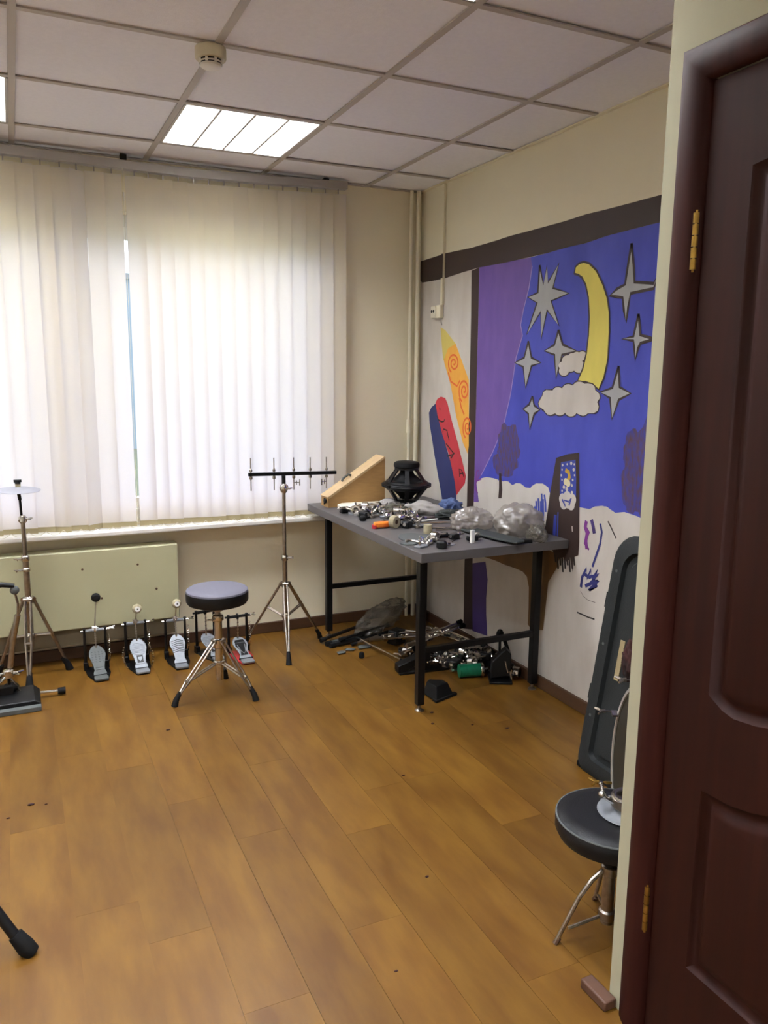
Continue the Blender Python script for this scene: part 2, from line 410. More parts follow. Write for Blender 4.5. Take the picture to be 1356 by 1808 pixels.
# pipes and cable trunking in the corner
t = thing('heating_pipe', 'pair of thin cream pipes from ceiling to floor in the window corner', 'pipe', (2.17, 4.225, 0))
MB().cyl((-.03, .012, 0), (-.03, .012, H), .0105, n=12).build('pipe', M_wall, t)
MB().cyl((.012, .005, 0), (.012, .005, H), .013, n=12).build('pipe', M_wall, t)
MB().cyl((-.03, .012, 1.14), (-.03, .012, 1.22), .016, n=12).build('coupling', M_wall, t)
t = thing('cable_trunking', 'narrow cream cable trunking dropping from the ceiling to the socket', 'trunking', (XR-.008, 3.985, 1.87))
MB().span((-.008, -.011, 0), (.0075, .011, H-1.875)).build('channel', M_wall, t, bev=.002)
MB().span((-.0086, -.0116, .145), (-.0079, .0116, .275)).build('painted_band', mat('trunk_brown', '2a1712', .6), t)
t = thing('wall_socket', 'small white surface socket with two dark holes below the trunking', 'socket', (XR, 4.03, 1.835))
MB().span((-.030, -.0, -.033), (-.001, .052, .033)).build('socket_body', M_offw, t, bev=.005)
MB().span((-.026, -.052, -.036), (-.001, -.002, .036)).build('junction_box', M_wall, t, bev=.005)
for y in (.015, .037): MB().cyl((-.0315, y, .004), (-.029, y, .004), .0085, n=12).build('socket_hole', M_black, t)

# ceiling lights
M_tube = emis('fluorescent_tube', 'f1f5ff', LAMP); M_refl = mat('light_reflector', 'f2f2ee', .3); M_louv = mat('light_louvre', 'b8b6ae', .3)
def ceiling_light(i, j, label):
    x0 = GX+.6*i; y1 = GY+.6*j
    t = thing('ceiling_light', label, 'ceiling light', (x0+.3, y1-.3, H), 0, 'four-tube ceiling lights')
    s = .285
    MB().span((-s, -s, .075), (s, s, .085)).span((-s, -s, .0), (-s+.006, s, .075)).span((s-.006, -s, 0), (s, s, .075)).span((-s, -s, 0), (s, -s+.006, .075)).span((-s, s-.006, 0), (s, s, .075)).build('housing', M_refl, t)
    for q in range(4):
        cx = -s+.006+(2*s-.012)*(q+.5)/4
        MB().span((cx-.045, -.272, .050), (cx+.045, .272, .056)).build('tube', M_tube, t, smooth=False)
    for q in range(5):
        cx = -s+.003+(2*s-.006)*q/4; MB().span((cx-.005, -s+.006, -.002), (cx+.005, s-.006, .045)).build('divider', M_louv, t)
    fins = MB()
    for q in range(1, 14):
        y = -s+.006+(2*s-.012)*q/14; fins.span((-s+.006, y-.0008, .004), (s-.006, y+.0008, .030))
    fins.build('louvre', M_louv, t)
    return t
names = {(1, 0): 'square ceiling light with four bright louvred strips near the blinds', (-1, 0): 'ceiling light cut by the left edge of the picture beside the window', (1, -3): 'ceiling light just showing at the top edge above the detector'}
for (i, j) in LIGHTS:
    if GX+.6*i < XL: continue
    ceiling_light(i, j, names.get((i, j), 'ceiling light behind the camera side of the room'))

for x, y in ((.195, 2.55), (.16, 2.62)): MB().cyl((x, y, H+.003), (x, y, H+.0055), .006, n=8).build('ceiling_spot', M_black, ce)
# smoke detector
t = thing('smoke_detector', 'round cream smoke detector under the ceiling beside the lit ceiling light', 'smoke detector', (.65, 2.745, H-.001))
MB().lathe([(.046, 0), (.050, -.004), (.050, -.034), (.047, -.038), (.001, -.038)]).build('base', M_detector, t)
MB().lathe([(.036, -.038), (.036, -.052)]).build('dark_slots', M_case_d, t)
MB().lathe([(.037, -.044), (.034, -.058), (.028, -.062), (.001, -.062)]).build('cap', M_detw, t)
for k in range(8):
    a = k*PI/4+.2; MB().box((.0365*math.cos(a), .0365*math.sin(a), -.045), (.004, .008, .013), rz=a).build('slot_rib', M_detw, t)

# ------------------------------------------------------------------ vertical blind
bl = thing('vertical_blind', 'pale cream vertical slat blind hanging in front of the bright window', 'blind', (0, 4.2, 0))
rp_ = [(-2.25, 2.475), (-1.0, 2.470), (.017, 2.476), (.887, 2.466), (1.3, 2.476), (1.72, 2.494)]
rm = MB(); vs = []
for x, z in rp_: vs += [(x, -.022, z-.02), (x, .022, z-.02), (x, .022, z+.02), (x, -.022, z+.02)]
fs = [(3, 2, 1, 0)]+[(4*i+j, 4*i+(j+1) % 4, 4*i+4+(j+1) % 4, 4*i+4+j) for i in range(len(rp_)-1) for j in range(4)]+[tuple(4*(len(rp_)-1)+j for j in range(4))]
rm.add(vs, fs).build('head_rail', M_rail, bl, smooth=False)
def railz(x):
    for (a, za), (b, zb) in zip(rp_, rp_[1:]):
        if a <= x <= b: return za+(zb-za)*(x-a)/(b-a)
    return rp_[-1][1]
for x in (-1.2, .555, 1.60): MB().box((x, 0, (railz(x)+H)/2+.01), (.03, .03, H-railz(x)-.022)).build('rail_bracket', M_black, bl)
hooks = [.026, .104, .183, .266, .34, .418,   .498, .604, .670, .74, .815, .89, .967, 1.045, 1.124, 1.202, 1.281, 1.358, 1.439, 1.519, 1.596, 1.672]
hooks = [.026-.078*k for k in range(28, 0, -1)]+hooks
ANG = {.34: 38, .418: -10, .266: -6, .183: -24, .498: -9, .604: -6}
for k, x in enumerate(hooks):
    rnd = random.Random(k)
    base = -11 if x > .62 else -9
    a0 = math.radians(ANG.get(x, base+rnd.uniform(-4, 4))); a1 = a0+math.radians(rnd.uniform(-4, 4))
    zt = railz(x)-.045; zb = .718+rnd.uniform(-.002, .003); w = .089
    vs = []; fs = []; n = 8; c = 4
    for i in range(n+1):
        f = i/n; z = zt+(zb-zt)*f; a = a0+(a1-a0)*f
        for j in range(c+1):
            u = (j/c-.5)*w; v = .004*math.cos(PI*(j/c-.5)) * (1 if a0 > 0 else -1)
            vs.append((x+u*math.cos(a)-v*math.sin(a), u*math.sin(a)+v*math.cos(a), z))
    for i in range(n):
        for j in range(c): fs.append((i*(c+1)+j, i*(c+1)+j+1, (i+1)*(c+1)+j+1, (i+1)*(c+1)+j))
    s = MB().add(vs, fs).build('slat', M_slat, bl, fixn=False)
    MB().box((x, 0, zt+.014), (.006, .004, .034)).build('hanger', M_rail, s)
    e = math.cos(a1)*w/2; e2 = math.sin(a1)*w/2
    MB().add([(x-e, -e2-.002, zb), (x+e, e2-.002, zb), (x+e, e2-.002, zb-.026), (x-e, -e2-.002, zb-.026), (x-e, -e2+.003, zb), (x+e, e2+.003, zb), (x+e, e2+.003, zb-.026), (x-e, -e2+.003, zb-.026)], [(0, 1, 2, 3), (7, 6, 5, 4), (0, 4, 5, 1), (3, 2, 6, 7)]).build('hem', M_slatw, s, smooth=False)
bc = MB()
for x, x2 in zip(hooks, hooks[1:]):
    pts = [(x+(x2-x)*q/6, -.046, .706-.020*math.sin(PI*q/6)) for q in range(7)]; bc.tube(pts, .0012, n=4)
bc.build('bead_chain', M_offw, bl)
cd = MB().tube([(.546, -.03, 2.45), (.546, -.03, 1.9), (.544, -.03, .75)], .0012, n=5).cyl((.546, -.03, 2.30), (.546, -.03, 2.34), .005, n=8).cyl((.544, -.03, .72), (.544, -.03, .79), .006, n=8)
cd.build('pull_cord', M_offw, bl)

# radiator with flat enamel panel
t = thing('radiator', 'wide flat cream radiator panel on the wall under the window sill', 'radiator', (0, 4.2, 0))
MB().span((-1.05, -.05, .19), (.736, -.035, .592)).build('front_panel', M_rad, t, bev=.005)
MB().span((-1.05, -.035, .585), (.736, .045, .594)).span((-1.05, -.035, .20), (-1.04, .045, .585)).span((.726, -.035, .20), (.736, .045, .585)).build('casing', M_rad, t)
MB().span((-1.03, -.02, .10), (.715, .02, .19)).span((-1.03, .0, .19), (.70, .06, .56)).build('convector_and_wall_shade', mat('convector_shaded_wall', '6b5f48', .8), t)  # lower span is a dark strip standing in for shaded wall below the panel
for x in (-.9, .6): MB().span((x-.01, .02, .2), (x+.01, .069, .5)).build('bracket', M_rail, t)
for x, z in ((.26, .5), (.53, .5), (.62, .36), (.345, .34)): MB().cyl((x, -.052, z), (x, -.049, z), .006, n=8).build('panel_spot', M_base, t)

# ------------------------------------------------------------------ outdoors, seen through the gap in the blind
og = struct('ground_outside', MB().span((-80, 6, -4.2), (80, 150, -4.0)), mat('outside_ground', '6f7a66', .95, var=.2, scale=.3))
t = thing('apartment_block', 'pale blue apartment block far behind the window, glimpsed through the blind gap', 'building', (5, 60, -4))
MB().span((-25, 0, 0), (25, 10, 12)).build('wall', mat('far_block_wall', '8ea3b4', .9), t)
wm = mat('far_window', '6f8392', .3)
w0 = None
for i in range(14):
    for j in range(4):
        loc = (-23+3.5*i, -.02, 1.6+2.9*j)
        if w0 is None: w0 = MB().span((-.8, -.03, 0), (.8, .02, 1.5)).build('window', wm, t, loc=loc)
        else:
            o = w0.copy(); COL.objects.link(o); o.location = loc
MB().span((-25.3, -.3, 12), (25.3, 10.3, 12.4)).build('roof', mat('far_roof', '8d9499', .9), t)

# ------------------------------------------------------------------ painted mural on the right wall (flat paint, outlines in wall coordinates y,z)
MURAL = [
 ('P','painted_beam','brown',3,[(4.275,2.14),(3.964,2.147),(3.692,2.139),(3.465,2.142),(3.336,2.146),(3.23,2.145),(3.086,2.145),(2.914,2.145),(2.78,2.15),(2.643,2.147),(2.507,2.146),(2.363,2.146),(1.9,2.15),(1.9,2.03),(2.361,2.048),(2.498,2.046),(2.635,2.043),(2.771,2.033),(2.906,2.033),(3.037,2.027),(3.163,2.027),(3.376,2.026),(3.613,2.031),(3.818,2.023),(3.979,2.013),(4.13,2.014),(4.243,2.017),(4.271,2.03)]),
 ('P','painted_post','brown',3,[(3.689,2.023),(3.613,2.031),(3.609,1.781),(3.606,1.404),(3.604,1.014),(3.602,0.815),(3.596,0.47),(3.588,0.276),(3.576,0.099),(3.674,0.075),(3.677,0.252),(3.681,0.451),(3.673,0.804),(3.676,1.304),(3.682,1.786)]),
 ('P','painted_night_sky','blue',1,[(3.222,2.024),(3.163,2.025),(3.037,2.027),(2.906,2.033),(2.771,2.033),(2.635,2.043),(2.498,2.046),(2.361,2.048),(1.9,2.03),(1.9,0.86),(2.368,0.935),(2.442,0.941),(2.495,0.929),(2.553,0.947),(2.656,0.919),(2.718,0.917),(2.917,0.95),(3.089,0.953),(3.212,0.946),(3.343,0.957),(3.446,0.954),(3.58,0.918),(3.59,1.114),(3.513,1.499),(3.359,1.747)]),
 ('P','painted_curtain','purple',2,[(3.613,2.031),(3.376,2.028),(3.163,2.025),(3.148,1.984),(3.168,1.887),(3.206,1.789),(3.224,1.722),(3.205,1.672),(3.252,1.569),(3.288,1.392),(3.343,1.227),(3.436,1.089),(3.536,0.962),(3.58,0.918),(3.564,0.87),(3.55,0.817),(3.602,0.81),(3.604,1.014),(3.606,1.404),(3.609,1.781)]),
 ('P','painted_curtain','darkpurple',2,[(3.601,0.469),(3.467,0.508),(3.441,0.416),(3.449,0.313),(3.444,0.224),(3.426,0.108),(3.58,0.091)]),
 ('S','painted_curtain_edge','lilac',2.5,0.006,[(3.148,1.984),(3.168,1.887),(3.206,1.789),(3.224,1.722),(3.205,1.672),(3.252,1.569),(3.288,1.392),(3.343,1.227),(3.436,1.089),(3.536,0.962)]),
 ('P','painted_snow','white',4,[(3.58,0.918),(3.544,0.944),(3.482,0.959),(3.42,0.961),(3.373,0.959),(3.364,0.864),(3.55,0.817)]),
 ('P','painted_snow','white',4,[(3.334,0.953),(3.31,0.961),(3.277,0.961),(3.244,0.946),(3.213,0.961),(3.174,0.965),(3.134,0.952),(3.106,0.935),(3.082,0.963),(3.047,0.981),(2.996,0.987),(2.953,0.975),(2.937,0.948),(2.935,0.914),(2.959,0.762),(3.337,0.854)]),
 ('P','painted_snow','white',4,[(2.72,0.917),(2.687,0.918),(2.656,0.919),(2.622,0.936),(2.576,0.946),(2.541,0.945),(2.512,0.93),(2.489,0.926),(2.468,0.935),(2.442,0.941),(2.41,0.939),(2.368,0.936),(1.9,0.84),(1.9,0.6),(2.62,0.786),(2.716,0.84)]),
 ('P','painted_tree_crown','bark',3.2,[(3.2,1.146),(3.184,1.119),(3.193,1.092),(3.215,1.076),(3.227,1.052),(3.247,1.039),(3.268,1.024),(3.293,1.017),(3.314,1.041),(3.333,1.052),(3.365,1.049),(3.373,1.079),(3.392,1.101),(3.376,1.132),(3.387,1.158),(3.386,1.188),(3.362,1.204),(3.358,1.238),(3.335,1.253),(3.305,1.236),(3.284,1.237),(3.26,1.247),(3.233,1.246),(3.222,1.216),(3.212,1.193),(3.198,1.173)]),
 ('P','painted_tree_crown','bark',3.3,[(3.198,1.057),(3.201,1.04),(3.231,1.027),(3.242,1.015),(3.246,0.995),(3.271,0.986),(3.297,0.98),(3.324,0.983),(3.351,0.978),(3.375,0.983),(3.396,0.991),(3.401,1.007),(3.419,1.018),(3.422,1.033),(3.429,1.049),(3.427,1.067),(3.409,1.083),(3.381,1.092),(3.356,1.1),(3.331,1.103),(3.307,1.101),(3.285,1.1),(3.259,1.102),(3.242,1.092),(3.227,1.082),(3.204,1.073)]),
 ('P','painted_tree_trunk','brown',5,[(3.365,0.992),(3.345,0.994),(3.33,0.912),(3.334,0.869),(3.364,0.864),(3.361,0.917)]),
 ('P','painted_tree_crown','bark',3.2,[(2.35,1.189),(2.345,1.167),(2.35,1.147),(2.354,1.125),(2.363,1.108),(2.379,1.109),(2.392,1.104),(2.404,1.082),(2.418,1.1),(2.431,1.109),(2.451,1.108),(2.456,1.135),(2.469,1.153),(2.467,1.178),(2.47,1.202),(2.459,1.219),(2.459,1.244),(2.451,1.265),(2.435,1.27),(2.422,1.281),(2.406,1.281),(2.393,1.262),(2.376,1.268),(2.365,1.25),(2.359,1.229),(2.356,1.208)]),
 ('P','painted_tree_crown','bark',3.3,[(2.35,1.051),(2.352,1.031),(2.351,1.009),(2.361,0.993),(2.371,0.979),(2.379,0.961),(2.391,0.941),(2.408,0.941),(2.424,0.945),(2.436,0.966),(2.451,0.973),(2.458,0.994),(2.464,1.015),(2.466,1.036),(2.468,1.057),(2.476,1.085),(2.467,1.106),(2.455,1.123),(2.441,1.136),(2.423,1.129),(2.409,1.133),(2.393,1.137),(2.378,1.13),(2.363,1.118),(2.352,1.099),(2.356,1.071)]),
 ('P','painted_tree_crown','bark',3.1,[(2.407,1.256),(2.369,1.288),(2.30,1.45),(2.22,1.40),(2.16,1.28),(2.18,1.12),(2.15,1.02),(2.22,.93),(2.32,.90),(2.364,0.954),(2.432,0.95)]),
 ('T','painted_star',[(3.089,1.981),(3.054,1.893),(3.033,1.975),(3.02,1.898),(2.946,1.972),(2.982,1.87),(2.865,1.838),(2.991,1.815),(2.926,1.703),(3.018,1.777),(3.055,1.648),(3.067,1.772),(3.171,1.673),(3.098,1.815),(3.172,1.846),(3.094,1.86)]),
 ('T','painted_star',[(2.493,1.994),(2.473,1.906),(2.464,1.845),(2.36,1.83),(2.33,1.865),(2.358,1.811),(2.481,1.804),(2.49,1.755),(2.497,1.695),(2.514,1.742),(2.525,1.791),(2.603,1.806),(2.562,1.828),(2.516,1.841),(2.506,1.91)]),
 ('T','painted_star',[(2.43,1.723),(2.413,1.642),(2.361,1.63),(2.331,1.624),(2.36,1.619),(2.41,1.611),(2.422,1.591),(2.433,1.546),(2.442,1.592),(2.45,1.622),(2.515,1.631),(2.451,1.638)]),
 ('T','painted_star',[(3.154,1.644),(3.124,1.567),(3.05,1.543),(3.121,1.529),(3.162,1.426),(3.188,1.525),(3.259,1.545),(3.183,1.568)]),
 ('T','painted_star',[(2.928,1.685),(2.893,1.62),(2.796,1.591),(2.894,1.576),(2.931,1.471),(2.949,1.577),(3.026,1.596),(2.953,1.621)]),
 ('T','painted_star',[(2.525,1.525),(2.512,1.441),(2.447,1.417),(2.513,1.39),(2.547,1.31),(2.566,1.396),(2.627,1.418),(2.555,1.437)]),
 ('T','painted_star',[(3.104,1.388),(3.087,1.346),(3.042,1.327),(3.084,1.308),(3.116,1.232),(3.131,1.305),(3.175,1.325),(3.128,1.349)]),
 ('M','painted_moon',[(2.836,1.916),(2.83,1.944),(2.806,1.956),(2.776,1.958),(2.74,1.948),(2.691,1.913),(2.646,1.854),(2.616,1.8),(2.598,1.741),(2.591,1.66),(2.591,1.557),(2.594,1.537),(2.609,1.477),(2.637,1.428),(2.67,1.445),(2.724,1.459),(2.779,1.46),(2.747,1.515),(2.728,1.584),(2.722,1.651),(2.722,1.726),(2.735,1.81),(2.757,1.864),(2.783,1.895),(2.809,1.909)]),
 ('K','painted_cloud',6,[(2.875,1.506,0.036,0.022),(2.89,1.53,0.026,0.016),(2.858,1.551,0.035,0.022),(2.825,1.567,0.025,0.015),(2.794,1.57,0.027,0.017),(2.757,1.568,0.031,0.02),(2.772,1.523,0.041,0.026),(2.828,1.525,0.037,0.023),(2.805,1.547,0.05,0.031)]),
 ('K','painted_cloud',9,[(3.009,1.357,0.044,0.027),(2.984,1.396,0.041,0.025),(2.91,1.406,0.045,0.028),(2.839,1.42,0.045,0.028),(2.765,1.431,0.047,0.029),(2.698,1.427,0.04,0.026),(2.66,1.397,0.035,0.023),(2.668,1.354,0.037,0.025),(2.733,1.34,0.039,0.025),(2.814,1.336,0.043,0.028),(2.892,1.337,0.045,0.028),(2.961,1.332,0.043,0.026),(2.907,1.369,0.065,0.041),(2.804,1.381,0.068,0.043),(2.718,1.383,0.059,0.039),(2.961,1.363,0.054,0.033)]),
 ('P','painted_tower','brown',6,[(2.902,1.117),(2.818,1.142),(2.743,1.155),(2.725,0.961),(2.711,0.758),(2.713,0.703),(2.747,0.687),(2.746,0.618),(2.769,0.682),(2.789,0.655),(2.817,0.672),(2.853,0.658),(2.887,0.675),(2.966,0.76),(2.946,0.877),(2.937,0.948),(2.917,1.044)]),
 ('P','painted_tower_window','blue2',7,[(2.866,1.1),(2.765,1.122),(2.754,1.038),(2.749,0.962),(2.862,0.943),(2.867,1.008)]),
 ('C','painted_dot','white',8,[(2.853,1.089,0.006),(2.821,1.096,0.005),(2.793,1.103,0.008),(2.772,1.101,0.005),(2.855,1.068,0.005),(2.774,1.077,0.008),(2.859,1.042,0.006),(2.852,1.022,0.005),(2.836,0.991,0.009),(2.815,0.985,0.01),(2.801,1.004,0.006),(2.781,1.006,0.007),(2.778,0.974,0.008),(2.848,0.973,0.006),(2.777,1.031,0.006),(2.797,0.963,0.005),(2.766,1.053,0.005),(2.824,0.968,0.005)]),
 ('S','painted_crescent','gold',8.2,0.02,[(2.832,1.069),(2.808,1.061),(2.801,1.041),(2.812,1.021)]),
 ('C','painted_small_cloud','cream',8.4,[(2.825,1.017,0.016),(2.808,1.011,0.016)]),
 ('C','painted_small_cloud','white',8,[(2.841,0.936,0.026),(2.809,0.949,0.028),(2.773,0.944,0.026),(2.833,0.916,0.026),(2.781,0.92,0.026),(2.805,0.929,0.03)]),
 ('S','painted_scribble','blue2',8.6,0.009,[(2.845,0.935),(2.819,0.906),(2.832,0.933),(2.797,0.93),(2.781,0.949),(2.794,0.914)]),
 ('S','painted_drip','blue2',7,0.02,[(2.889,0.856),(2.89,0.817),(2.891,0.757)]),
 ('S','painted_drip','blue2',7,0.008,[(2.87,0.872),(2.867,0.757)]),
 ('S','painted_drip','white2',8,0.008,[(2.765,0.825),(2.761,0.801)]),
 ('S','painted_scribble','blue2',5,0.013,[(3.041,0.898),(3.035,0.863),(3.039,0.827)]),
 ('S','painted_scribble','blue2',5,0.013,[(3.024,0.913),(3.017,0.855),(3.019,0.795)]),
 ('S','painted_scribble','blue2',5,0.013,[(3.005,0.903),(3.0,0.843),(3.003,0.78)]),
 ('S','painted_scribble','blue2',5,0.013,[(2.987,0.915),(2.98,0.846),(2.981,0.775)]),
 ('S','painted_scribble','blue2',5,0.013,[(2.979,0.937),(2.967,0.898),(2.963,0.857)]),
 ('S','painted_scribble','blue2',5,0.013,[(3.0,0.939),(2.991,0.866),(2.99,0.791)]),
 ('S','painted_scribble','blue2',5,0.013,[(3.053,0.869),(3.025,0.847),(3.006,0.824)]),
 ('S','painted_scribble','magenta',5,0.02,[(2.671,0.865),(2.677,0.836),(2.663,0.811),(2.668,0.777),(2.659,0.742)]),
 ('S','painted_scribble','magenta',5,0.012,[(2.682,0.846),(2.651,0.819),(2.676,0.764),(2.645,0.742)]),
 ('S','painted_scribble','darkpurple',5,0.02,[(2.639,0.876),(2.627,0.851),(2.616,0.82)]),
 ('S','painted_scribble','navy',5,0.012,[(2.582,0.869),(2.569,0.834),(2.575,0.784),(2.595,0.731),(2.617,0.673)]),
 ('S','painted_scribble','brown',5,0.007,[(2.535,0.887),(2.511,0.861),(2.48,0.824)]),
 ('S','painted_scribble','navy',5,0.016,[(2.685,0.564),(2.68,0.611),(2.655,0.657),(2.647,0.613),(2.626,0.658),(2.614,0.616),(2.585,0.667),(2.605,0.607),(2.657,0.577)]),
 ('S','painted_scribble','navy',5.2,0.016,[(2.673,0.63),(2.631,0.623),(2.576,0.652),(2.621,0.603),(2.574,0.623),(2.63,0.564),(2.58,0.602)]),
 ('S','painted_scribble','greyline',5,0.003,[(2.686,0.547),(2.665,0.529),(2.631,0.519),(2.586,0.522)]),
 ('S','painted_scratch','black',5,0.007,[(2.702,0.445),(2.659,0.445),(2.625,0.444),(2.584,0.447)]),
 ('S','painted_drip','black',5,0.012,[(2.882,0.679),(2.875,0.659),(2.87,0.637)]),
 ('S','painted_drip','black',5,0.012,[(2.865,0.682),(2.856,0.642),(2.85,0.61)]),
 ('S','painted_drip','black',5,0.012,[(2.848,0.686),(2.84,0.659),(2.834,0.63)]),
 ('S','painted_drip','black',5,0.012,[(2.83,0.69),(2.821,0.641),(2.815,0.603)]),
 ('S','painted_drip','black',5,0.012,[(2.813,0.693),(2.805,0.658),(2.799,0.622)]),
 ('S','painted_drip','black',5,0.012,[(2.797,0.697),(2.79,0.675),(2.783,0.642)]),
 ('S','painted_drip','black',5,0.012,[(2.78,0.7),(2.771,0.658),(2.764,0.615)]),
 ('S','painted_drip','black',5,0.012,[(2.763,0.704),(2.756,0.674),(2.749,0.634)]),
 ('S','painted_drip','black',5,0.012,[(2.747,0.707),(2.738,0.657),(2.734,0.653)]),
 ('P','painted_ochre_patch','ochre',4,[(3.488,0.53),(3.383,0.535),(3.281,0.532),(3.194,0.535),(3.128,0.533),(3.091,0.517),(3.071,0.468),(3.066,0.359),(3.067,0.281),(3.046,0.268),(3.002,0.271),(2.942,0.289),(2.919,0.53),(2.859,0.616),(2.844,0.666),(2.892,0.68),(2.95,0.686)]),
 ('P','painted_crayon','crayon',4,[(4.01,1.75),(3.956,1.732),(3.836,1.653),(3.756,1.548),(3.688,1.46),(3.669,1.107),(3.678,1.061),(3.734,1.122),(3.811,1.258),(3.88,1.428),(3.958,1.55),(3.995,1.663)]),
 ('P','painted_crayon_tip','tip',4.5,[(4.01,1.75),(3.956,1.732),(3.836,1.653),(3.92,1.63),(3.97,1.56),(3.995,1.663)]),
 ('S','painted_crayon_tip','greyline',4.6,0.01,[(4.007,1.783),(3.995,1.76)]),
 ('S','painted_swirl','orange',5,0.011,[(3.876,1.499),(3.894,1.511),(3.906,1.527),(3.911,1.544),(3.909,1.561),(3.9,1.576),(3.886,1.587),(3.868,1.593),(3.85,1.593),(3.833,1.588),(3.82,1.579),(3.811,1.567),(3.807,1.554),(3.808,1.541),(3.814,1.53),(3.825,1.522),(3.837,1.518),(3.85,1.517),(3.862,1.521),(3.872,1.527),(3.879,1.536),(3.881,1.545),(3.88,1.554),(3.875,1.561),(3.868,1.566),(3.86,1.568),(3.852,1.568),(3.845,1.566),(3.839,1.562),(3.836,1.557),(3.835,1.552),(3.836,1.547),(3.839,1.544),(3.843,1.542),(3.847,1.541),(3.85,1.542),(3.853,1.544),(3.854,1.546)]),
 ('S','painted_swirl','orange',5,0.011,[(3.754,1.342),(3.77,1.355),(3.782,1.373),(3.786,1.394),(3.785,1.414),(3.777,1.431),(3.764,1.444),(3.749,1.451),(3.733,1.452),(3.718,1.447),(3.705,1.437),(3.697,1.423),(3.693,1.408),(3.694,1.393),(3.7,1.38),(3.709,1.37),(3.72,1.365),(3.731,1.364),(3.742,1.368),(3.751,1.375),(3.757,1.385),(3.76,1.395),(3.759,1.406),(3.755,1.414),(3.749,1.42),(3.741,1.423),(3.734,1.423),(3.727,1.421),(3.722,1.416),(3.719,1.41),(3.719,1.404),(3.72,1.399),(3.722,1.395),(3.725,1.393),(3.729,1.392),(3.732,1.393),(3.734,1.395),(3.735,1.397)]),
 ('S','painted_swirl','orange',5,0.011,[(3.706,1.148),(3.72,1.16),(3.73,1.177),(3.734,1.196),(3.732,1.216),(3.726,1.233),(3.715,1.246),(3.702,1.253),(3.688,1.254),(3.675,1.25),(3.664,1.24),(3.657,1.228),(3.654,1.213),(3.655,1.199),(3.659,1.186),(3.667,1.176),(3.676,1.171),(3.687,1.17),(3.696,1.173),(3.704,1.18),(3.709,1.189),(3.711,1.199),(3.71,1.209),(3.707,1.217),(3.702,1.223),(3.695,1.226),(3.689,1.227),(3.683,1.224),(3.679,1.22),(3.677,1.215),(3.676,1.209),(3.677,1.204),(3.679,1.2),(3.682,1.198),(3.685,1.197),(3.687,1.197),(3.689,1.199),(3.69,1.201)]),
 ('S','painted_swirl','orange',5,0.011,[(3.91,1.499),(3.881,1.449),(3.809,1.424),(3.78,1.455)]),
 ('S','painted_swirl','orange',5,0.011,[(3.782,1.36),(3.759,1.311),(3.726,1.272)]),
 ('P','painted_eraser_side','navy2',5,[(4.046,1.323),(4.101,1.297),(4.131,1.264),(4.12,1.2),(4.049,1.011),(3.95,0.774),(3.786,0.793),(3.803,0.889),(3.86,0.998),(3.951,1.136),(4.01,1.248)]),
 ('P','painted_eraser_face','red',5.5,[(4.053,1.323),(4.032,1.347),(3.989,1.362),(3.939,1.355),(3.911,1.325),(3.861,1.235),(3.783,1.108),(3.69,0.939),(3.699,0.898),(3.789,0.818),(3.807,0.889),(3.883,1.042),(3.962,1.146),(4.021,1.243)]),
 ('S','painted_letter','black',6.5,0.008,[(4.002,1.298),(3.994,1.287)]),
 ('S','painted_letter','black',6.5,0.008,[(4.028,1.251),(4.01,1.227),(3.971,1.22),(3.947,1.224),(3.941,1.236)]),
 ('S','painted_letter','black',6.5,0.008,[(3.958,1.16),(3.95,1.18),(3.909,1.174),(3.897,1.146),(3.882,1.121)]),
 ('S','painted_letter','black',6.5,0.008,[(3.917,1.099),(3.878,1.078),(3.823,1.049)]),
 ('S','painted_letter','black',6.5,0.008,[(3.819,1.057),(3.859,1.019)]),
 ('S','painted_letter','black',6.5,0.008,[(3.902,1.028),(3.829,1.046)]),
 ('S','painted_letter','black',6.5,0.008,[(3.755,0.927),(3.763,0.971),(3.737,0.968),(3.71,0.933)]),
 ('S','painted_letter','black',6.5,0.008,[(3.758,0.945),(3.716,0.953)]),
 ('S','painted_ribbon','magenta',6,0.01,[(3.586,0.927),(3.581,0.977),(3.559,0.987),(3.554,0.96),(3.585,0.922),(3.531,0.945)]),
 ('S','painted_ribbon','magenta',6,0.012,[(3.58,0.923),(3.591,0.891),(3.563,0.86)]),
]
PC = dict(brown='2c1b16', blue='292f8c', blue2='2c3a8e', purple='583f84', darkpurple='3c2a66', lilac='8d78ab', white='c3bcb2', white2='b9b4ac', bark='2c2f80', gold='b8922a', cream='cfc59a',
          magenta='6d2a78', navy='262a66', navy2='222a5c', greyline='6d6660', black='17120f', ochre='6e4c22', crayon='cf8f35', tip='c6b35d', orange='cf5a22', red='b02c38', moon='d6c75c', star='9a9a98')
PM = {}
def pm(c):
    if c not in PM:
        v = {'blue': '3f47a8', 'purple': '62478c', 'bark': '4a2f30', 'ochre': '5c4020', 'white': 'b5ada2', 'crayon': 'd9a03c'}.get(c)
        PM[c] = mat('paint_'+c, PC[c], .6, var=.1, scale={'bark': 22, 'blue': 1.6, 'white': 3}.get(c, 5), col2=v, stretch=(1, 3, 1.2))
    return PM[c]
mu = thing('mural', 'night-sky mural with moon, stars, purple curtain and crayon on the right wall', 'mural', (XR, 0, 0))
NP = 0
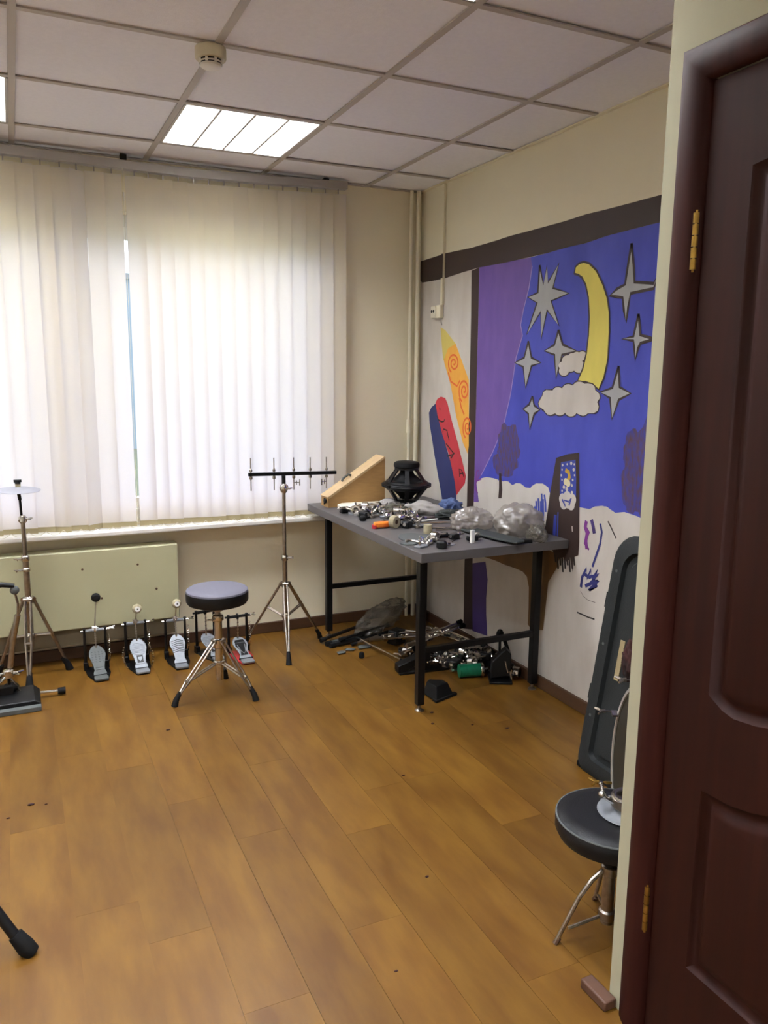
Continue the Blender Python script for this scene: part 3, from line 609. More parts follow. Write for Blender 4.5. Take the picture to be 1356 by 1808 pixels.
def union(E, g=0.):
    cy = sum(e[0]*e[2] for e in E)/sum(e[2] for e in E); cz = sum(e[1]*e[2] for e in E)/sum(e[2] for e in E); P = []
    for i in range(72):
        a = 2*PI*i/72; best = .004
        for y, z, p, q in E:
            p += g; q += g; ca, sa = math.cos(a)/p, math.sin(a)/q; oy, oz = (cy-y)/p, (cz-z)/q
            A = ca*ca+sa*sa; B = 2*(oy*ca+oz*sa); C = oy*oy+oz*oz-1; D = B*B-4*A*C
            if D > 0: best = max(best, (-B+math.sqrt(D))/(2*A))
        P.append((cy+best*math.cos(a), cz+best*math.sin(a)))
    return P
def fpoly(name, c, lay, polys):
    global NP
    NP += 1; d = -.0004-.00025*lay-.00003*(NP % 5); mb = MB()
    for P in polys:
        P = [(min(y, YB-.003), z) for y, z in P]
        tr = tessellate_polygon([[Vector((u, v, 0)) for u, v in P]]); n = len(P)
        fs = []
        for t_ in tr:
            a, b, c_ = [P[i] for i in t_]; s = (b[0]-a[0])*(c_[1]-a[1])-(b[1]-a[1])*(c_[0]-a[0])
            fs.append(tuple(t_) if s < 0 else tuple(reversed(t_)))
        mb.add([(d, u, v) for u, v in P], fs)
    return mb.build(name, pm(c), mu, smooth=False, fixn=False)
def ribbon(pts, w):
    L = []; R_ = []
    n = len(pts)
    for i in range(n):
        a = Vector(pts[max(0, i-1)]); b = Vector(pts[min(n-1, i+1)]); d = (b-a); d = d.normalized() if d.length > 1e-9 else Vector((1, 0)); q = Vector((-d.y, d.x))*w/2
        p = Vector(pts[i]); L.append(tuple(p+q)); R_.append(tuple(p-q))
    return [[L[i], L[i+1], R_[i+1], R_[i]] for i in range(n-1)]
def ell(cy, cz, ry, rz, n=20): return [(cy+ry*math.cos(2*PI*i/n), cz+rz*math.sin(2*PI*i/n)) for i in range(n)]
def grow(P, g): return offset(P, -g)
fpoly('white_wall_paint', 'white', 0, [[(4.262, .062), (PE+.02, .062), (PE+.02, 2.10), (4.262, 2.08)]])
for o in MURAL:
    k = o[0]
    if k == 'P': fpoly(o[1], o[2], o[3], [o[4]])
    elif k == 'S': fpoly(o[1], o[2], o[3]+.2, ribbon(o[5], o[4]))
    elif k == 'C': fpoly(o[1], o[2], o[3], [ell(y, z, r, r, 10) for y, z, r in o[4]] if 'dot' in o[1] else [union([(y, z, r, r) for y, z, r in o[4]])])
    elif k == 'T': 
        fpoly('painted_outline', 'brown', 7.0, ribbon(o[2]+[o[2][0]], .012)); fpoly(o[1], 'star', 6.8, [o[2]])
    elif k == 'M': fpoly('painted_outline', 'brown', 8.4, ribbon(o[2]+[o[2][0]], .009)); fpoly(o[1], 'moon', 8.2, [o[2]])
    elif k == 'K':
        fpoly('painted_outline', 'brown', o[2]+.4, [union(o[3], .005)]); fpoly(o[1], 'white', o[2]+.8, [union(o[3])])

# ================================================================== DRUM HARDWARE
def wing(mb, c, ax, s=.018):
    """wing nut: hub and two ears, ax = screw direction"""
    c = Vector(c); ax = Vector(ax).normalized(); side = ax.cross(Vector((0, 0, 1)));
    if side.length < .1: side = Vector((1, 0, 0))
    side.normalize()
    mb.cyl(c, c+ax*s*.7, s*.28, s*.22, 8)
    for q in (-1, 1): mb.tube([c+ax*s*.35, c+ax*s*.8+side*q*s*.55, c+ax*s*1.15+side*q*s*.95], [s*.16, s*.2, s*.14], 6)
def ring(mb, c, r, rr, ax='Z', n=20, k=6):
    c = Vector(c); pts = []
    for i in range(n):
        a = 2*PI*i/n; u, v = r*math.cos(a), r*math.sin(a)
        pts.append(c+Vector((u, v, 0) if ax == 'Z' else (u, 0, v) if ax == 'Y' else (0, u, v)))
    mb.tube(pts, rr, k, closed=True)
def stand_legs(t, feet, z_top, z_brace, r_tube, double=True, knee=.55, foot_h=.045, metal=None, r0=.022, lw=.0055, gap=.011):
    """three legs round a tube at the local origin; each leg has a rubber foot and a brace"""
    metal = metal or M_chromed
    for fx_, fy_ in feet:
        d = Vector((fx_, fy_, 0)); L = d.length; u = d/L; s = Vector((-u.y, u.x, 0))
        a = u*r0+Vector((0, 0, z_top)); b = u*(L-.012)+Vector((0, 0, foot_h*.8))
        kn = a+(b-a)*knee
        mb = MB()
        if double:
            for q in (-1, 1):
                mb.tube([a+s*q*gap*.9, kn+s*q*gap, b+s*q*gap*.35-(b-a)*.06, b], lw, 7)
        else: mb.tube([a, kn, b], lw*1.5, 8)
        mb.cyl(a-s*gap*1.5, a+s*gap*1.5, lw*1.5, n=10)
        leg = mb.build('leg', metal, t)
        MB().tube([u*(L-.03)+Vector((0, 0, foot_h*1.35)), u*(L-.008)+Vector((0, 0, foot_h*.6)), u*L+Vector((0, 0, .0))], [lw*1.9, lw*2.6, lw*3.1], 10).build('rubber_foot', M_rubber, leg)
        br = MB(); c = u*(r0*.8)+Vector((0, 0, z_brace))
        if double:
            for q in (-1, 1): br.tube([c+s*q*gap*.6, kn+s*q*gap*.8-(kn-a)*.02], lw*.75, 6)
        else: br.bar(c, kn, .004, .012)
        br.cyl(kn-s*gap*1.3, kn+s*gap*1.3, lw*1.1, n=8).cyl(c-s*gap, c+s*gap, lw, n=8)
        br.build('brace', metal, t)
def collar(t, z, r, m=None, name='collar', wn=None, h=.03):
    mb = MB().lathe([(r, z-h/2), (r*1.25, z-h/2+.004), (r*1.3, z), (r*1.25, z+h/2-.004), (r, z+h/2)], n=16)
    if wn: 
        w_ = Vector(wn); mb.cyl((0, 0, z), w_*r*1.6+Vector((0, 0, z)), r*.35, n=8); wing(mb, w_*r*1.6+Vector((0, 0, z)), w_, .02)
    return mb.build(name, m or M_chrome, t)

# --- central throne
t = thing('drum_throne', 'round black drum stool, painted window sheen on cloth top, in the middle of the room', 'stool', (.79, 3.49, 0))
MB().lathe([(.02, .440), (.118, .440), (.134, .446), (.141, .458), (.142, .492), (.1405, .500)], n=40).build('seat', M_vinyl, t)
MB().lathe([(.1408, .4995), (.139, .507), (.130, .5125), (.1, .515), (.05, .5165), (.0001, .517)], n=40).build('seat_top', M_vinylt, t, label='dark cloth seat top with window sheen painted in')
MB().box((0, 0, .434), (.12, .05, .006)).box((0, 0, .434), (.05, .12, .006)).lathe([(.024, .405), (.026, .410), (.026, .432)], n=14).build('seat_bracket', M_chromed, t)
MB().cyl((0, 0, .27), (0, 0, .43), .0125, n=16).build('screw_rod', M_chromed, t)
MB().cyl((0, 0, .072), (0, 0, .36), .0185, n=20).build('centre_tube', M_chrome, t)
collar(t, .372, .021, wn=(-.8, -.6, 0)); collar(t, .25, .022, name='leg_hub', h=.045); collar(t, .155, .021, name='brace_hub', h=.022)
stand_legs(t, [(-.22, -.060), (.133, -.144), (.07, .18)], .262, .155, .01, True, knee=.72, lw=.0052, gap=.014)

# --- cymbal tree in front of the blind, right
t = thing('cymbal_tree', 'tall chrome tripod stand with a black T-bar of five small rods beside the table', 'stand', (1.262, 3.95, 0))
MB().cyl((0, 0, .10), (0, 0, .515), .0135, n=16).build('lower_tube', M_chromed, t)
MB().cyl((0, 0, .50), (0, 0, .90), .0098, n=14).build('upper_tube', M_chromed, t)
collar(t, .512, .0145, wn=(.95, -.3, 0), name='height_clamp'); collar(t, .365, .016, name='leg_hub', h=.03); collar(t, .19, .0155, name='brace_hub', h=.02)
mb = MB().lathe([(.011, .862), (.019, .872), (.021, .890), (.017, .905), (.011, .912)], n=14); wing(mb, (.015, -.008, .888), (.8, -.6, 0), .02)
ring(mb, (0, -.003, .89), .02, .005, 'Y'); mb.build('tilter', M_chrome, t)
MB().cyl((0, 0, .905), (0, 0, .955), .011, n=12).build('neck', M_blackm, t)
bar = MB().box((.034, 0, .965), (.486, .018, .018), M=Matrix.Rotation(.02, 4, 'Y')).build('t_bar', M_blackm, t, bev=.002)
for i, x in enumerate((-.176, -.052, .056, .148, .240)):
    z = .965-.02*x
    MB().cyl((x, 0, z-.085), (x, 0, z+.085), .0032, n=8).lathe([(.003, z+.012), (.008, z+.014), (.0085, z+.022), (.004, z+.03)], Matrix.Translation((x, 0, 0)), 10).lathe([(.003, z-.028), (.009, z-.024), (.009, z-.012), (.004, z-.010)], Matrix.Translation((x, 0, 0)), 10).build('rod', M_chromed, bar)
    if i in (2, 4):
        q = 1 if i == 2 else -1
        mb = MB().cyl((x, 0, z-.048), (x+q*.032, -.006, z-.048), .003, n=6).cyl((x+q*.013, -.004, z-.060), (x+q*.013, -.004, z-.036), .003, n=6).cyl((x+q*.030, -.006, z-.065), (x+q*.030, -.006, z-.031), .0035, n=6); mb.build('wing_bolt', M_chrome, bar)
stand_legs(t, [(-.06, -.235), (.235, .095), (-.185, .155)], .372, .19, .01, True, knee=.42, lw=.005, gap=.010)

# --- left cymbal stand with pale cymbal
t = thing('cymbal_stand', 'chrome double-braced stand at the left holding a small pale cymbal', 'stand', (.003, 4.06, 0))
MB().cyl((0, 0, .16), (0, 0, .60), .0145, n=16).build('lower_tube', M_chromed, t)
MB().cyl((0, 0, .58), (0, 0, .80), .0105, n=14).build('upper_tube', M_chromed, t)
MB().cyl((-.004, 0, .80), (-.006, 0, .885), .006, n=10).cyl((-.006, 0, .885), (-.010, -.004, .925), .0085, n=10).build('tilter_post', M_blackm, t)
MB().cyl((-.010, -.004, .915), (-.011, -.004, .975), .0035, n=8).build('top_rod', M_chromed, t)
collar(t, .60, .0155, wn=(-.9, -.4, 0), name='height_clamp'); collar(t, .545, .0165, wn=(-.95, -.3, 0), name='memory_lock', h=.02)
collar(t, .395, .018, name='leg_hub', h=.035)
mb = MB(); ring(mb, (0, -.004, .79), .015, .006, 'Y'); mb.lathe([(.012, .775), (.017, .78), (.017, .80), (.012, .81)], n=12); wing(mb, (.014, -.005, .793), (1, -.2, 0), .022); mb.build('tilter', M_chrome, t)
T_ = Matrix.Translation((-.010, -.004, .938)) @ Matrix.Rotation(.05, 4, 'X') @ Matrix.Rotation(.03, 4, 'Y')
MB().lathe([(.004, .010), (.010, .0095), (.018, .002), (.05, -.001), (.098, -.006), (.098, -.0075), (.05, -.003), (.018, -.0005), (.004, .007)], T_, 40).build('cymbal', M_cymb, t)
MB().lathe([(.004, .935), (.012, .935), (.012, .95), (.004, .95)], Matrix.Translation((-.01, -.004, .012)), 12).build('felt', M_felt, t)
MB().cyl((-.0105, -.004, .962), (-.0105, -.004, .978), .013, n=12).box((-.0105, -.004, .975), (.034, .01, .012)).build('wing_screw', M_black, t)
MB().lathe([(.0145, .21), (.020, .215), (.020, .225), (.0145, .23)], n=12).build('brace_hub', M_chrome, t)
stand_legs(t, [(-.022, -.150), (.168, .045), (-.165, .06)], .40, .215, .01, True, knee=.55, lw=.0062, gap=.013, foot_h=.05)

# --- hi-hat / pedal stand at the very left
t = thing('hi_hat_stand', 'low chrome stand leaning at the left edge with a black wedge foot plate', 'stand', (-.10, 3.74, 0))
MB().tube([(.008, .02, .17), (.03, .02, .30), (.055, .02, .41)], .0125, 12).build('tube', M_chromed, t)
MB().tube([(.055, .02, .41), (.060, .02, .46), (.050, .02, .515)], .0055, 8).build('rod', M_chromed, t)
MB().sph((.050, .02, .525), .020, 14, (1, .6, 1)).build('ball_joint', M_pad, t)
MB().tube([(.050, .02, .545), (.0, .02, .555), (-.10, .02, .545), (-.2, .02, .54)], [.010, .012, .010, .009], 10).build('boom_arm', M_black, t)
mb = MB().lathe([(.014, .13), (.022, .135), (.022, .165), (.014, .17)], n=14); wing(mb, (.02, 0, .15), (1, -.3, 0), .03); wing(mb, (-.02, 0, .15), (-1, -.3, 0), .03); mb.build('hub', M_chrome, t)
mb = MB().tube([(.0, 0, .14), (.028, .02, .085), (.045, .02, .048)], .0055, 8).build('strut', M_chrome, t)
l_ = MB().tube([(.045, .02, .048), (.10, .03, .030), (.205, .035, .022)], .0062, 8).build('leg', M_chrome, t)
MB().cyl((.200, .035, .022), (.232, .036, .020), .0145, .0165, 12).build('rubber_foot', M_rubber, l_)
l_ = MB().tube([(-.01, 0, .14), (-.08, .10, .06), (-.16, .19, .03)], .0062, 8).build('leg', M_chrome, t); MB().cyl((-.155, .185, .032), (-.18, .21, .015), .014, .0155, 12).build('rubber_foot', M_rubber, l_)
l_ = MB().tube([(-.01, -.01, .14), (-.13, -.09, .06), (-.22, -.13, .03)], .0062, 8).build('leg', M_chrome, t); MB().cyl((-.215, -.127, .032), (-.24, -.14, .015), .014, .0155, 12).build('rubber_foot', M_rubber, l_)
MB().sph((.005, .03, .075), .028, 12, (1.3, 1, .8)).box((-.02, .02, .06), (.07, .05, .05)).cyl((0, .02, .05), (0, .02, .14), .007, n=8).build('pedal_linkage', M_black, t)
# wedge plate
MB().prism([(-.18, .0), (.115, .0), (.125, .012), (.125, .038), (.10, .062), (-.18, .062)], .055, -.085, lambda u, v, w: (u-.0, w, v*(.0+(1 if w > 0 else .62)))).build('foot_plate', M_blackm, t, bev=.004)
MB().box((-.03, -.105, .011), (.31, .035, .022)).build('plate_edge', M_pad, t, bev=.003)

# --- bass drum pedals
def pedal(name_label, loc, rz, style):
    t = thing('bass_drum_pedal', name_label, 'pedal', loc, rz)
    W2 = .050
    bm_ = M_blackm
    # base plate or rails
    if style['base'] == 'plate': MB().prism([(-.030, -.005), (.030, -.005), (.056, .10), (.056, .205), (-.056, .205), (-.056, .10)], 0, .008, lambda u, v, w: (u, v, w)).build('base_plate', style.get('basem', bm_), t, bev=.002)
    else: MB().bar((-.03, .0, .005), (-.045, .20, .005), .008).bar((.03, 0, .005), (.045, .20, .005), .008).box((0, .2, .006), (.1, .02, .012)).build('base_frame', bm_, t)
    hp = style.get('h', .21)
    for q in (-1, 1):
        MB().tube([(q*W2, .19, 0), (q*W2, .19, hp-.012), (q*W2, .188, hp)], [.0085, .007, .009], 8).box((q*W2, .19, .02), (.022, .034, .04)).build('post', bm_, t, bev=.002)
    MB().cyl((-W2-.018, .19, hp-.012), (W2+.022, .19, hp-.012), .0055, n=6).build('axle', M_chrome if not style.get('dark') else M_blackm, t)
    MB().cyl((-W2+.006, .19, hp-.012), (W2-.006, .19, hp-.012), .0085, n=8).build('axle_sleeve', M_steel if not style.get('dark') else M_blackm, t)
    # spring
    sp_ = [(W2+.016+.005*math.cos(i*1.2), .19+.005*math.sin(i*1.2), .05+i*.0022) for i in range(56)]
    MB().tube(sp_, .0011, 4).cyl((W2+.016, .19, .03), (W2+.016, .19, .055), .003, n=6).build('spring', M_chrome, t)
    # heel and footboard
    fm = style['fm']
    heel = MB().prism([(-.030, -.012), (.030, -.012), (.034, .0), (.030, .045), (-.030, .045), (-.034, .0)], .008, .017, lambda u, v, w: (u, v, w)).build('heel_plate', fm, t, bev=.002)
    MB().cyl((-.036, .046, .016), (.036, .046, .016), .005, n=8).build('heel_hinge', M_blackm, t)
    sl = math.atan2(style.get('rise', .085), .13); Ft = Matrix.Translation((0, .046, .018)) @ Matrix.Rotation(sl, 4, 'X')
    out = [(-.030, .0), (.030, .0), (.031, .012), (.024, .025), (.026, .05), (.033, .082), (.040, .112), (.037, .134), (.026, .155), (.012, .168)]; out = out+[(-a, b) for a, b in reversed(out[2:])]
    fb = MB().prism(out, -.002, .003, lambda u, v, w: Ft @ Vector((u, v, w))).build('footboard', fm, t, bev=.0012)
    k = style.get('tread')
    g = MB()
    if k == 'bars':
        for i in range(8): y = .088+i*.0075; w_ = .034-(max(0, i-5)*.006); g.box((0, y, .0042), (2*w_, .003, .0018), M=Ft)
        g.box((0, .078, .0042), (.046, .004, .002), M=Ft).box((0, .022, .0042), (.04, .003, .002), M=Ft)
        g.build('tread_ribs', M_steel, fb, kind='stuff'); MB().box((0, .05, .0038), (.030, .042, .0014), M=Ft).build('badge_plate', M_blackm, fb)
        MB().prism([(-.009, .060), (.009, .060), (.010, .05), (.0, .036), (-.010, .05)], .0045, .0062, lambda u, v, w: Ft @ Vector((u, v, w))).build('shield_badge', M_steel, fb)
        for q in (-1, 1): MB().tube([Ft @ Vector((q*a, b, .0045)) for a, b in out[2:10]], .0016, 6).build('rim', M_steel, fb)
    elif k == 'waves':
        for i in range(7):
            y = .070+i*.011; g.tube([Ft @ Vector((x, y-.006*abs(x)/.02, .0040)) for x in (-.03, -.02, -.01, 0, .01, .02, .03)], .0014, 5)
        g.build('tread_ribs', M_pad, fb, kind='stuff')
    elif k == 'dots':
        for i in range(5):
            for j in range(4): g.lathe([(.0035, 0), (.0035, .0015), (.0001, .002)], Ft @ Matrix.Translation((-.024+.016*j, .075+.014*i, .003)), 6)
        g.box((0, .04, .0038), (.036, .003, .0018), M=Ft).box((0, .028, .0038), (.036, .003, .0018), M=Ft)
        g.build('tread_pattern', M_pad, fb, kind='stuff')
    elif k == 'loop':
        g.prism([(-.020, .02), (.020, .02), (.013, .06), (.030, .095), (.027, .118), (-.027, .118), (-.030, .095), (-.013, .06)], .0032, .0046, lambda u, v, w: Ft @ Vector((u, v, w))).build('dark_inlay', M_blackm, fb)
        g2 = MB(); g2.tube([Ft @ Vector(v) for v in ((-.02, .1, .006), (-.012, .05, .006), (0, .03, .006), (.012, .05, .006), (.02, .1, .006))], .002, 5).build('inlay_stripe', M_steel, fb)
        MB().prism([(-.028, .122), (.028, .122), (.022, .140), (-.022, .140)], .0032, .0050, lambda u, v, w: Ft @ Vector((u, v, w))).build('toe_window', M_rubber, fb)
    # chain from the toe to the sprocket
    toe = Ft @ Vector((0, .155, .004)); top_ = Vector((0, .182, hp-.02)); ch = MB()
    for i in range(12):
        a = toe+(top_-toe)*(i/12); b = toe+(top_-toe)*((i+.8)/12); ch.bar(a, b, .009 if i % 2 else .006, .004)
    ch.build('chain', M_chromed, t)
    MB().lathe([(.014, -.005), (.016, -.004), (.016, .004), (.014, .005)], Matrix.Translation((0, .19, hp-.012)) @ Matrix.Rotation(PI/2, 4, 'Y'), 14).build('sprocket', M_chrome if not style.get('dark') else M_blackm, t)
    b_ = style.get('beater')
    if b_:
        kind, dx, hz, dy = b_
        p0 = Vector((0, .19, hp-.012)); p1 = Vector((dx, .19+dy, hz)); sh_ = MB().tube([p0+Vector((0, -.004, -.02)), p0, p1], .0032, 8).build('beater_shaft', M_chromed, t)
        Bq = Matrix.Translation(p1) @ Matrix.Rotation(PI/2-.15, 4, 'X')
        if kind == 'black': MB().lathe([(.0001, -.018), (.013, -.017), (.0215, -.008), (.023, 0), (.0215, .008), (.013, .017), (.0001, .018)], Bq, 18).build('beater_head', M_rubber, sh_, label='round black beater head')
        else:
            hd = MB().lathe([(.0001, -.02), (.012, -.019), (.0225, -.010), (.0245, .0), (.0225, .010), (.014, .019), (.0001, .0195)], Bq, 20).build('beater_head', M_felt, sh_, label='pale felt beater head')
            MB().lathe([(.0135, .0185), (.0135, .0205), (.004, .0205)], Bq, 16).build('beater_disc', M_paper, hd); MB().lathe([(.004, .020), (.004, .022), (.0001, .022)], Bq, 10).build('beater_screw', M_blackm, hd)
        mb = MB().box((0, .19, hp-.004), (.022, .016, .022)); wing(mb, (.0, .178, hp+.002), (0, -1, .4), .016); mb.build('beater_clamp', M_pvc if kind == 'black' else M_chromed, sh_, bev=.002)
    mb = MB(); wing(mb, (W2+.02, .19, hp-.01), (1, -.2, .1), .022)
    mb.build('side_wing_nut', M_pvc if style.get('whitewing') else M_chrome, t)
    if style.get('chains'):
        mb = MB()
        for q in (-1, 1):
            for i in range(9): a = i/8; mb.sph((q*(W2+.012+.012*math.sin(a*PI)), .19-.10*a, .075*(1-a)+.012), .0052, 6)
        mb.build('side_studs', M_chrome, t)
    return t
P0 = dict(base='plate', fm=M_pad, tread='dots', h=.215, rise=.105, beater=('black', .018, .362, .03), whitewing=True)
P1 = dict(base='plate', fm=M_steel, tread='bars', h=.222, rise=.115, beater=('felt', .012, .285, -.0), chains=True)
P2 = dict(base='plate', fm=M_steel, tread='waves', h=.215, rise=.115, beater=('felt', .012, .292, .0))
P3 = dict(base='plate', fm=M_steel, tread='bars', h=.235, rise=.07, dark=True)
P4 = dict(base='plate', basem=M_red, fm=M_steel, tread='loop', h=.215, rise=.055, dark=True)
pedal('drum pedal with a tall black beater, leftmost in front of the radiator', (.303, 3.872, 0), .04, P0)
pedal('drum pedal with ribbed footboard, shield badge and pale beater, second from the left', (.500, 3.885, 0), .03, P1)
pedal('drum pedal with wavy ribbed footboard and felt beater just left of the stool', (.690, 3.875, 0), -.02, P2)
pedal('beaterless bass drum pedal half hidden behind the black stool', (.893, 3.905, 0), .19, P3)
pedal('drum pedal with red base plate and black inlay, right of the stool', (1.016, 3.812, 0), .03, P4)

# --- second throne, right, with metal bracket on it
t = thing('drum_throne', 'low black drum stool with a steel bracket on its seat beside the door frame', 'stool', (1.352, 1.46, 0))
MB().lathe([(.02, .288), (.122, .288), (.140, .296), (.148, .312), (.148, .338), (.1435, .347)], n=44).build('seat', M_vinyl, t)
MB().lathe([(.1437, .3465), (.135, .353), (.11, .356), (.0001, .3575)], n=44).build('seat_top', M_vinyl, t)
mb = MB(); ring(mb, (0, 0, .3455), .1455, .0028, 'Z', 44, 6); mb.build('seat_piping', M_pad, t)
MB().box((0, 0, .286), (.12, .05, .006)).lathe([(.02, .255), (.022, .26), (.022, .285)], n=14).build('seat_bracket', M_blackm, t)
MB().cyl((0, 0, .16), (0, 0, .28), .010, n=12).build('rod', M_blackm, t)
MB().cyl((0, 0, .04), (0, 0, .20), .0165, n=18).build('centre_tube', M_chromed, t)
collar(t, .215, .014, m=M_blackm); collar(t, .195, .0175, name='leg_hub', h=.03, m=M_chromed); collar(t, .065, .018, name='brace_hub', h=.03, m=M_chromed)
for fx_, fy_ in ((-.145, .03), (.10, -.11), (.07, .13)):
    d = Vector((fx_, fy_, 0)); u = d.normalized()
    lg = MB().tube([u*.02+Vector((0, 0, .195)), u*.05+Vector((0, 0, .172)), u*.085+Vector((0, 0, .125)), u*(d.length-.003)+Vector((0, 0, .006))], [.007, .0065, .006, .0055], 8).build('leg', M_chromed, t)
    MB().tube([u*(d.length-.012)+Vector((0, 0, .016)), u*d.length+Vector((0, 0, 0))], [.0065, .0075], 8).build('rubber_foot', M_base, lg)
    MB().tube([u*.016+Vector((0, 0, .062)), u*(d.length*.75)+Vector((0, 0, .040))], .0045, 6).build('brace', M_chromed, t)
t = thing('cymbal_bracket', 'round steel flange bracket with a chrome wing bolt lying on the low stool seat', 'bracket', (1.389, 1.445, .3580))
MB().lathe([(.074, 0), (.080, .003), (.078, .007), (.05, .012), (.040, .014), (.040, .020), (.0001, .020)], n=36).build('flange', M_steel, t)
MB().lathe([(.045, .02), (.048, .024), (.047, .044), (.040, .050), (.028, .050), (.026, .035), (.0001, .034)], n=28).build('cup', M_chromed, t)
mb = MB(); ring(mb, (-.02, -.01, .054), .028, .005, 'Z', 18); mb.build('split_ring', M_chromed, t)
mb = MB().cyl((-.045, .010, .035), (-.068, .020, .052), .0065, n=10).sph((-.072, .022, .056), .011, 10).cyl((-.068, .020, .052), (-.060, .040, .070), .005, n=8).sph((-.058, .044, .073), .007, 8)
mb.build('wing_bolt', M_chrome, t)

# --- grey plastic hard case leaning on the wall, rounded corners
t = thing('equipment_case', 'tall dark grey hard plastic case leaning against the right wall behind the door frame', 'case', (1.872, 1.93, 0))
t.rotation_euler = (0, .155, 0)
def rrect(y0, y1, z0, z1, r, n=6):
    P = []; b = r*.45
    for cy, cz, a0, q in ((y1-r, z1-r, 0, r), (y0+r, z1-r, PI/2, r), (y0+b, z0+b, PI, b), (y1-b, z0+b, 1.5*PI, b)):
        for i in range(n+1): a = a0+PI/2*i/n; P.append((cy+q*math.cos(a), cz+q*math.sin(a)))
    return P
CZ = .925
def shell(rings, name, m, parent):
    vs = []; n = len(rings[0][1])
    for x, P in rings: vs += [(x, u, v) for u, v in P]
    fs = [(i*n+j, i*n+(j+1) % n, (i+1)*n+(j+1) % n, (i+1)*n+j) for i in range(len(rings)-1) for j in range(n)]
    fs += [tuple(range(n)), tuple((len(rings)-1)*n+j for j in reversed(range(n)))]
    return MB().add(vs, fs).build(name, m, parent, ang=42)
y0, y1 = -.32, .32
shell([(.05, rrect(y0+.012, y1-.012, .012, CZ-.012, .10)), (.055, rrect(y0, y1, 0.0, CZ, .11)), (.150, rrect(y0, y1, 0.0, CZ, .11)), (.172, rrect(y0+.015, y1-.015, .015, CZ-.015, .10))], 'back_shell', M_case_p, t)
ls = shell([(.050, rrect(y0+.012, y1-.012, .012, CZ-.012, .10)), (.046, rrect(y0, y1, 0.0, CZ, .11)), (.010, rrect(y0, y1, 0, CZ, .11)), (.0, rrect(y0+.012, y1-.012, .012, CZ-.012, .10)),
       (0, rrect(y0+.060, y1-.060, .06, CZ-.06, .075)), (.018, rrect(y0+.066, y1-.066, .066, CZ-.066, .072)), (.018, rrect(y0+.085, y1-.085, .085, CZ-.085, .06)), (.006, rrect(y0+.095, y1-.095, .095, CZ-.095, .05)), (.006, rrect(y0+.3, y1-.3, .3, CZ-.3, .01))], 'front_shell', M_case_p, t)
for z in (.30, .66): MB().span((.012, y1-.002, z-.03), (.085, y1+.010, z+.03)).build('latch', M_case_d, t, bev=.003)
MB().span((.02, y1, .10), (.06, y1+.014, .20)).build('bottom_latch', M_case_d, t, bev=.003)
for yy_ in (y1-.02, y1-.09): MB().cyl((.025, yy_-.015, .018), (.025, yy_+.015, .018), .02, n=14).build('wheel', M_rubber, t)
for z in (.22, .50, .78): MB().cyl((-.001, y1-.035, z), (.002, y1-.035, z), .006, n=10).build('rivet', M_pad, t)
MB().span((.003, .180, .39), (.0175, .203, .54)).build('label_strip', mat('label_tan', '8a7a58', .8), t)
MB().cyl((.017, .03, .735), (.017, .20, .745), .004, n=6).build('moulded_rib', M_pad, t)

# --- bass drum with chrome hoop standing on edge in front of the case
t = thing('bass_drum', 'olive drum with a chrome hoop standing on edge between stool and hard case', 'drum', (1.553, 1.560, .0))
DR = .31; Dm = Matrix.Translation((0, 0, DR+.001)) @ Matrix.Rotation(-.44, 4, 'Z') @ Matrix.Rotation(.03, 4, 'Y') @ Matrix.Rotation(PI/2, 4, 'Y')
MB().lathe([(DR-.014, .0), (DR-.012, .0), (DR-.012, .20), (DR-.014, .20), (DR-.014, .0)], Dm, 64).build('shell', M_olive, t)
MB().lathe([(.0001, .006), (DR-.02, .006), (DR-.013, .001)], Dm, 64).build('drum_head', mat('smoky_head', '1c1a10', .6), t)
for z0 in (-.004, .185): MB().lathe([(DR-.010, z0), (DR, z0), (DR, z0+.012), (DR-.010, z0+.012), (DR-.010, z0)], Dm, 64).build('hoop', M_hoop, t)
for k in range(8):
    a = k*PI/4+1.17; u = Vector((math.cos(a), math.sin(a), 0))
    mb = MB(); p = lambda r, z: Dm @ (u*r+Vector((0, 0, z)))
    mb.cyl(p(DR+.008, .10), p(DR+.008, -.045), .0032, n=8); mb.bar(p(DR+.010, -.012), p(DR-.012, -.012), .018, .008); wing(mb, p(DR+.008, -.04), (Dm.to_3x3() @ Vector((0, 0, -1))), .024)
    mb.build('claw', M_brass if k == 0 else M_chromed, t)
    MB().cyl(p(DR-.012, .10), p(DR+.014, .10), .010, n=10).build('lug', M_chromed, t)

t = thing('crumpled_cloth', 'dark red crumpled cloth hanging against the front of the grey hard case', 'cloth', (1.925, 2.035, .49))
def crumple(c, sc, seed, amp, n=3, freq=3., flat=None, name='cloth', m=None, parent=None, ridge=False):
    import bmesh
    bm = bmesh.new(); bmesh.ops.create_icosphere(bm, subdivisions=n, radius=1.0)
    for v in bm.verts:
        p = v.co.copy(); q = noise.noise(p*freq+Vector((seed, seed*.3, 0))); q2 = noise.noise(p*freq*2.3+Vector((0, seed, 1)))
        if ridge: q = .5-2*abs(q); q2 = .4-1.6*abs(q2)
        v.co = p*(1+amp*q+amp*.55*q2)
        v.co = Vector((v.co.x*sc[0], v.co.y*sc[1], v.co.z*sc[2]))
        if flat is not None and v.co.z < flat: v.co.z = flat+(v.co.z-flat)*.02
        if flat is not None: v.co.z -= flat
    me = bpy.data.meshes.new(name); bm.to_mesh(me); bm.free()
    me.polygons.foreach_set('use_smooth', [True]*len(me.polygons)); me.materials.append(m)
    o = bpy.data.objects.new(name, me); COL.objects.link(o); o.location = c
    if parent: o.parent = parent
    return o
crumple((0, 0, 0), (.020, .036, .07), 3.1, .5, 4, 2.4, None, 'cloth', M_redc, t, True)

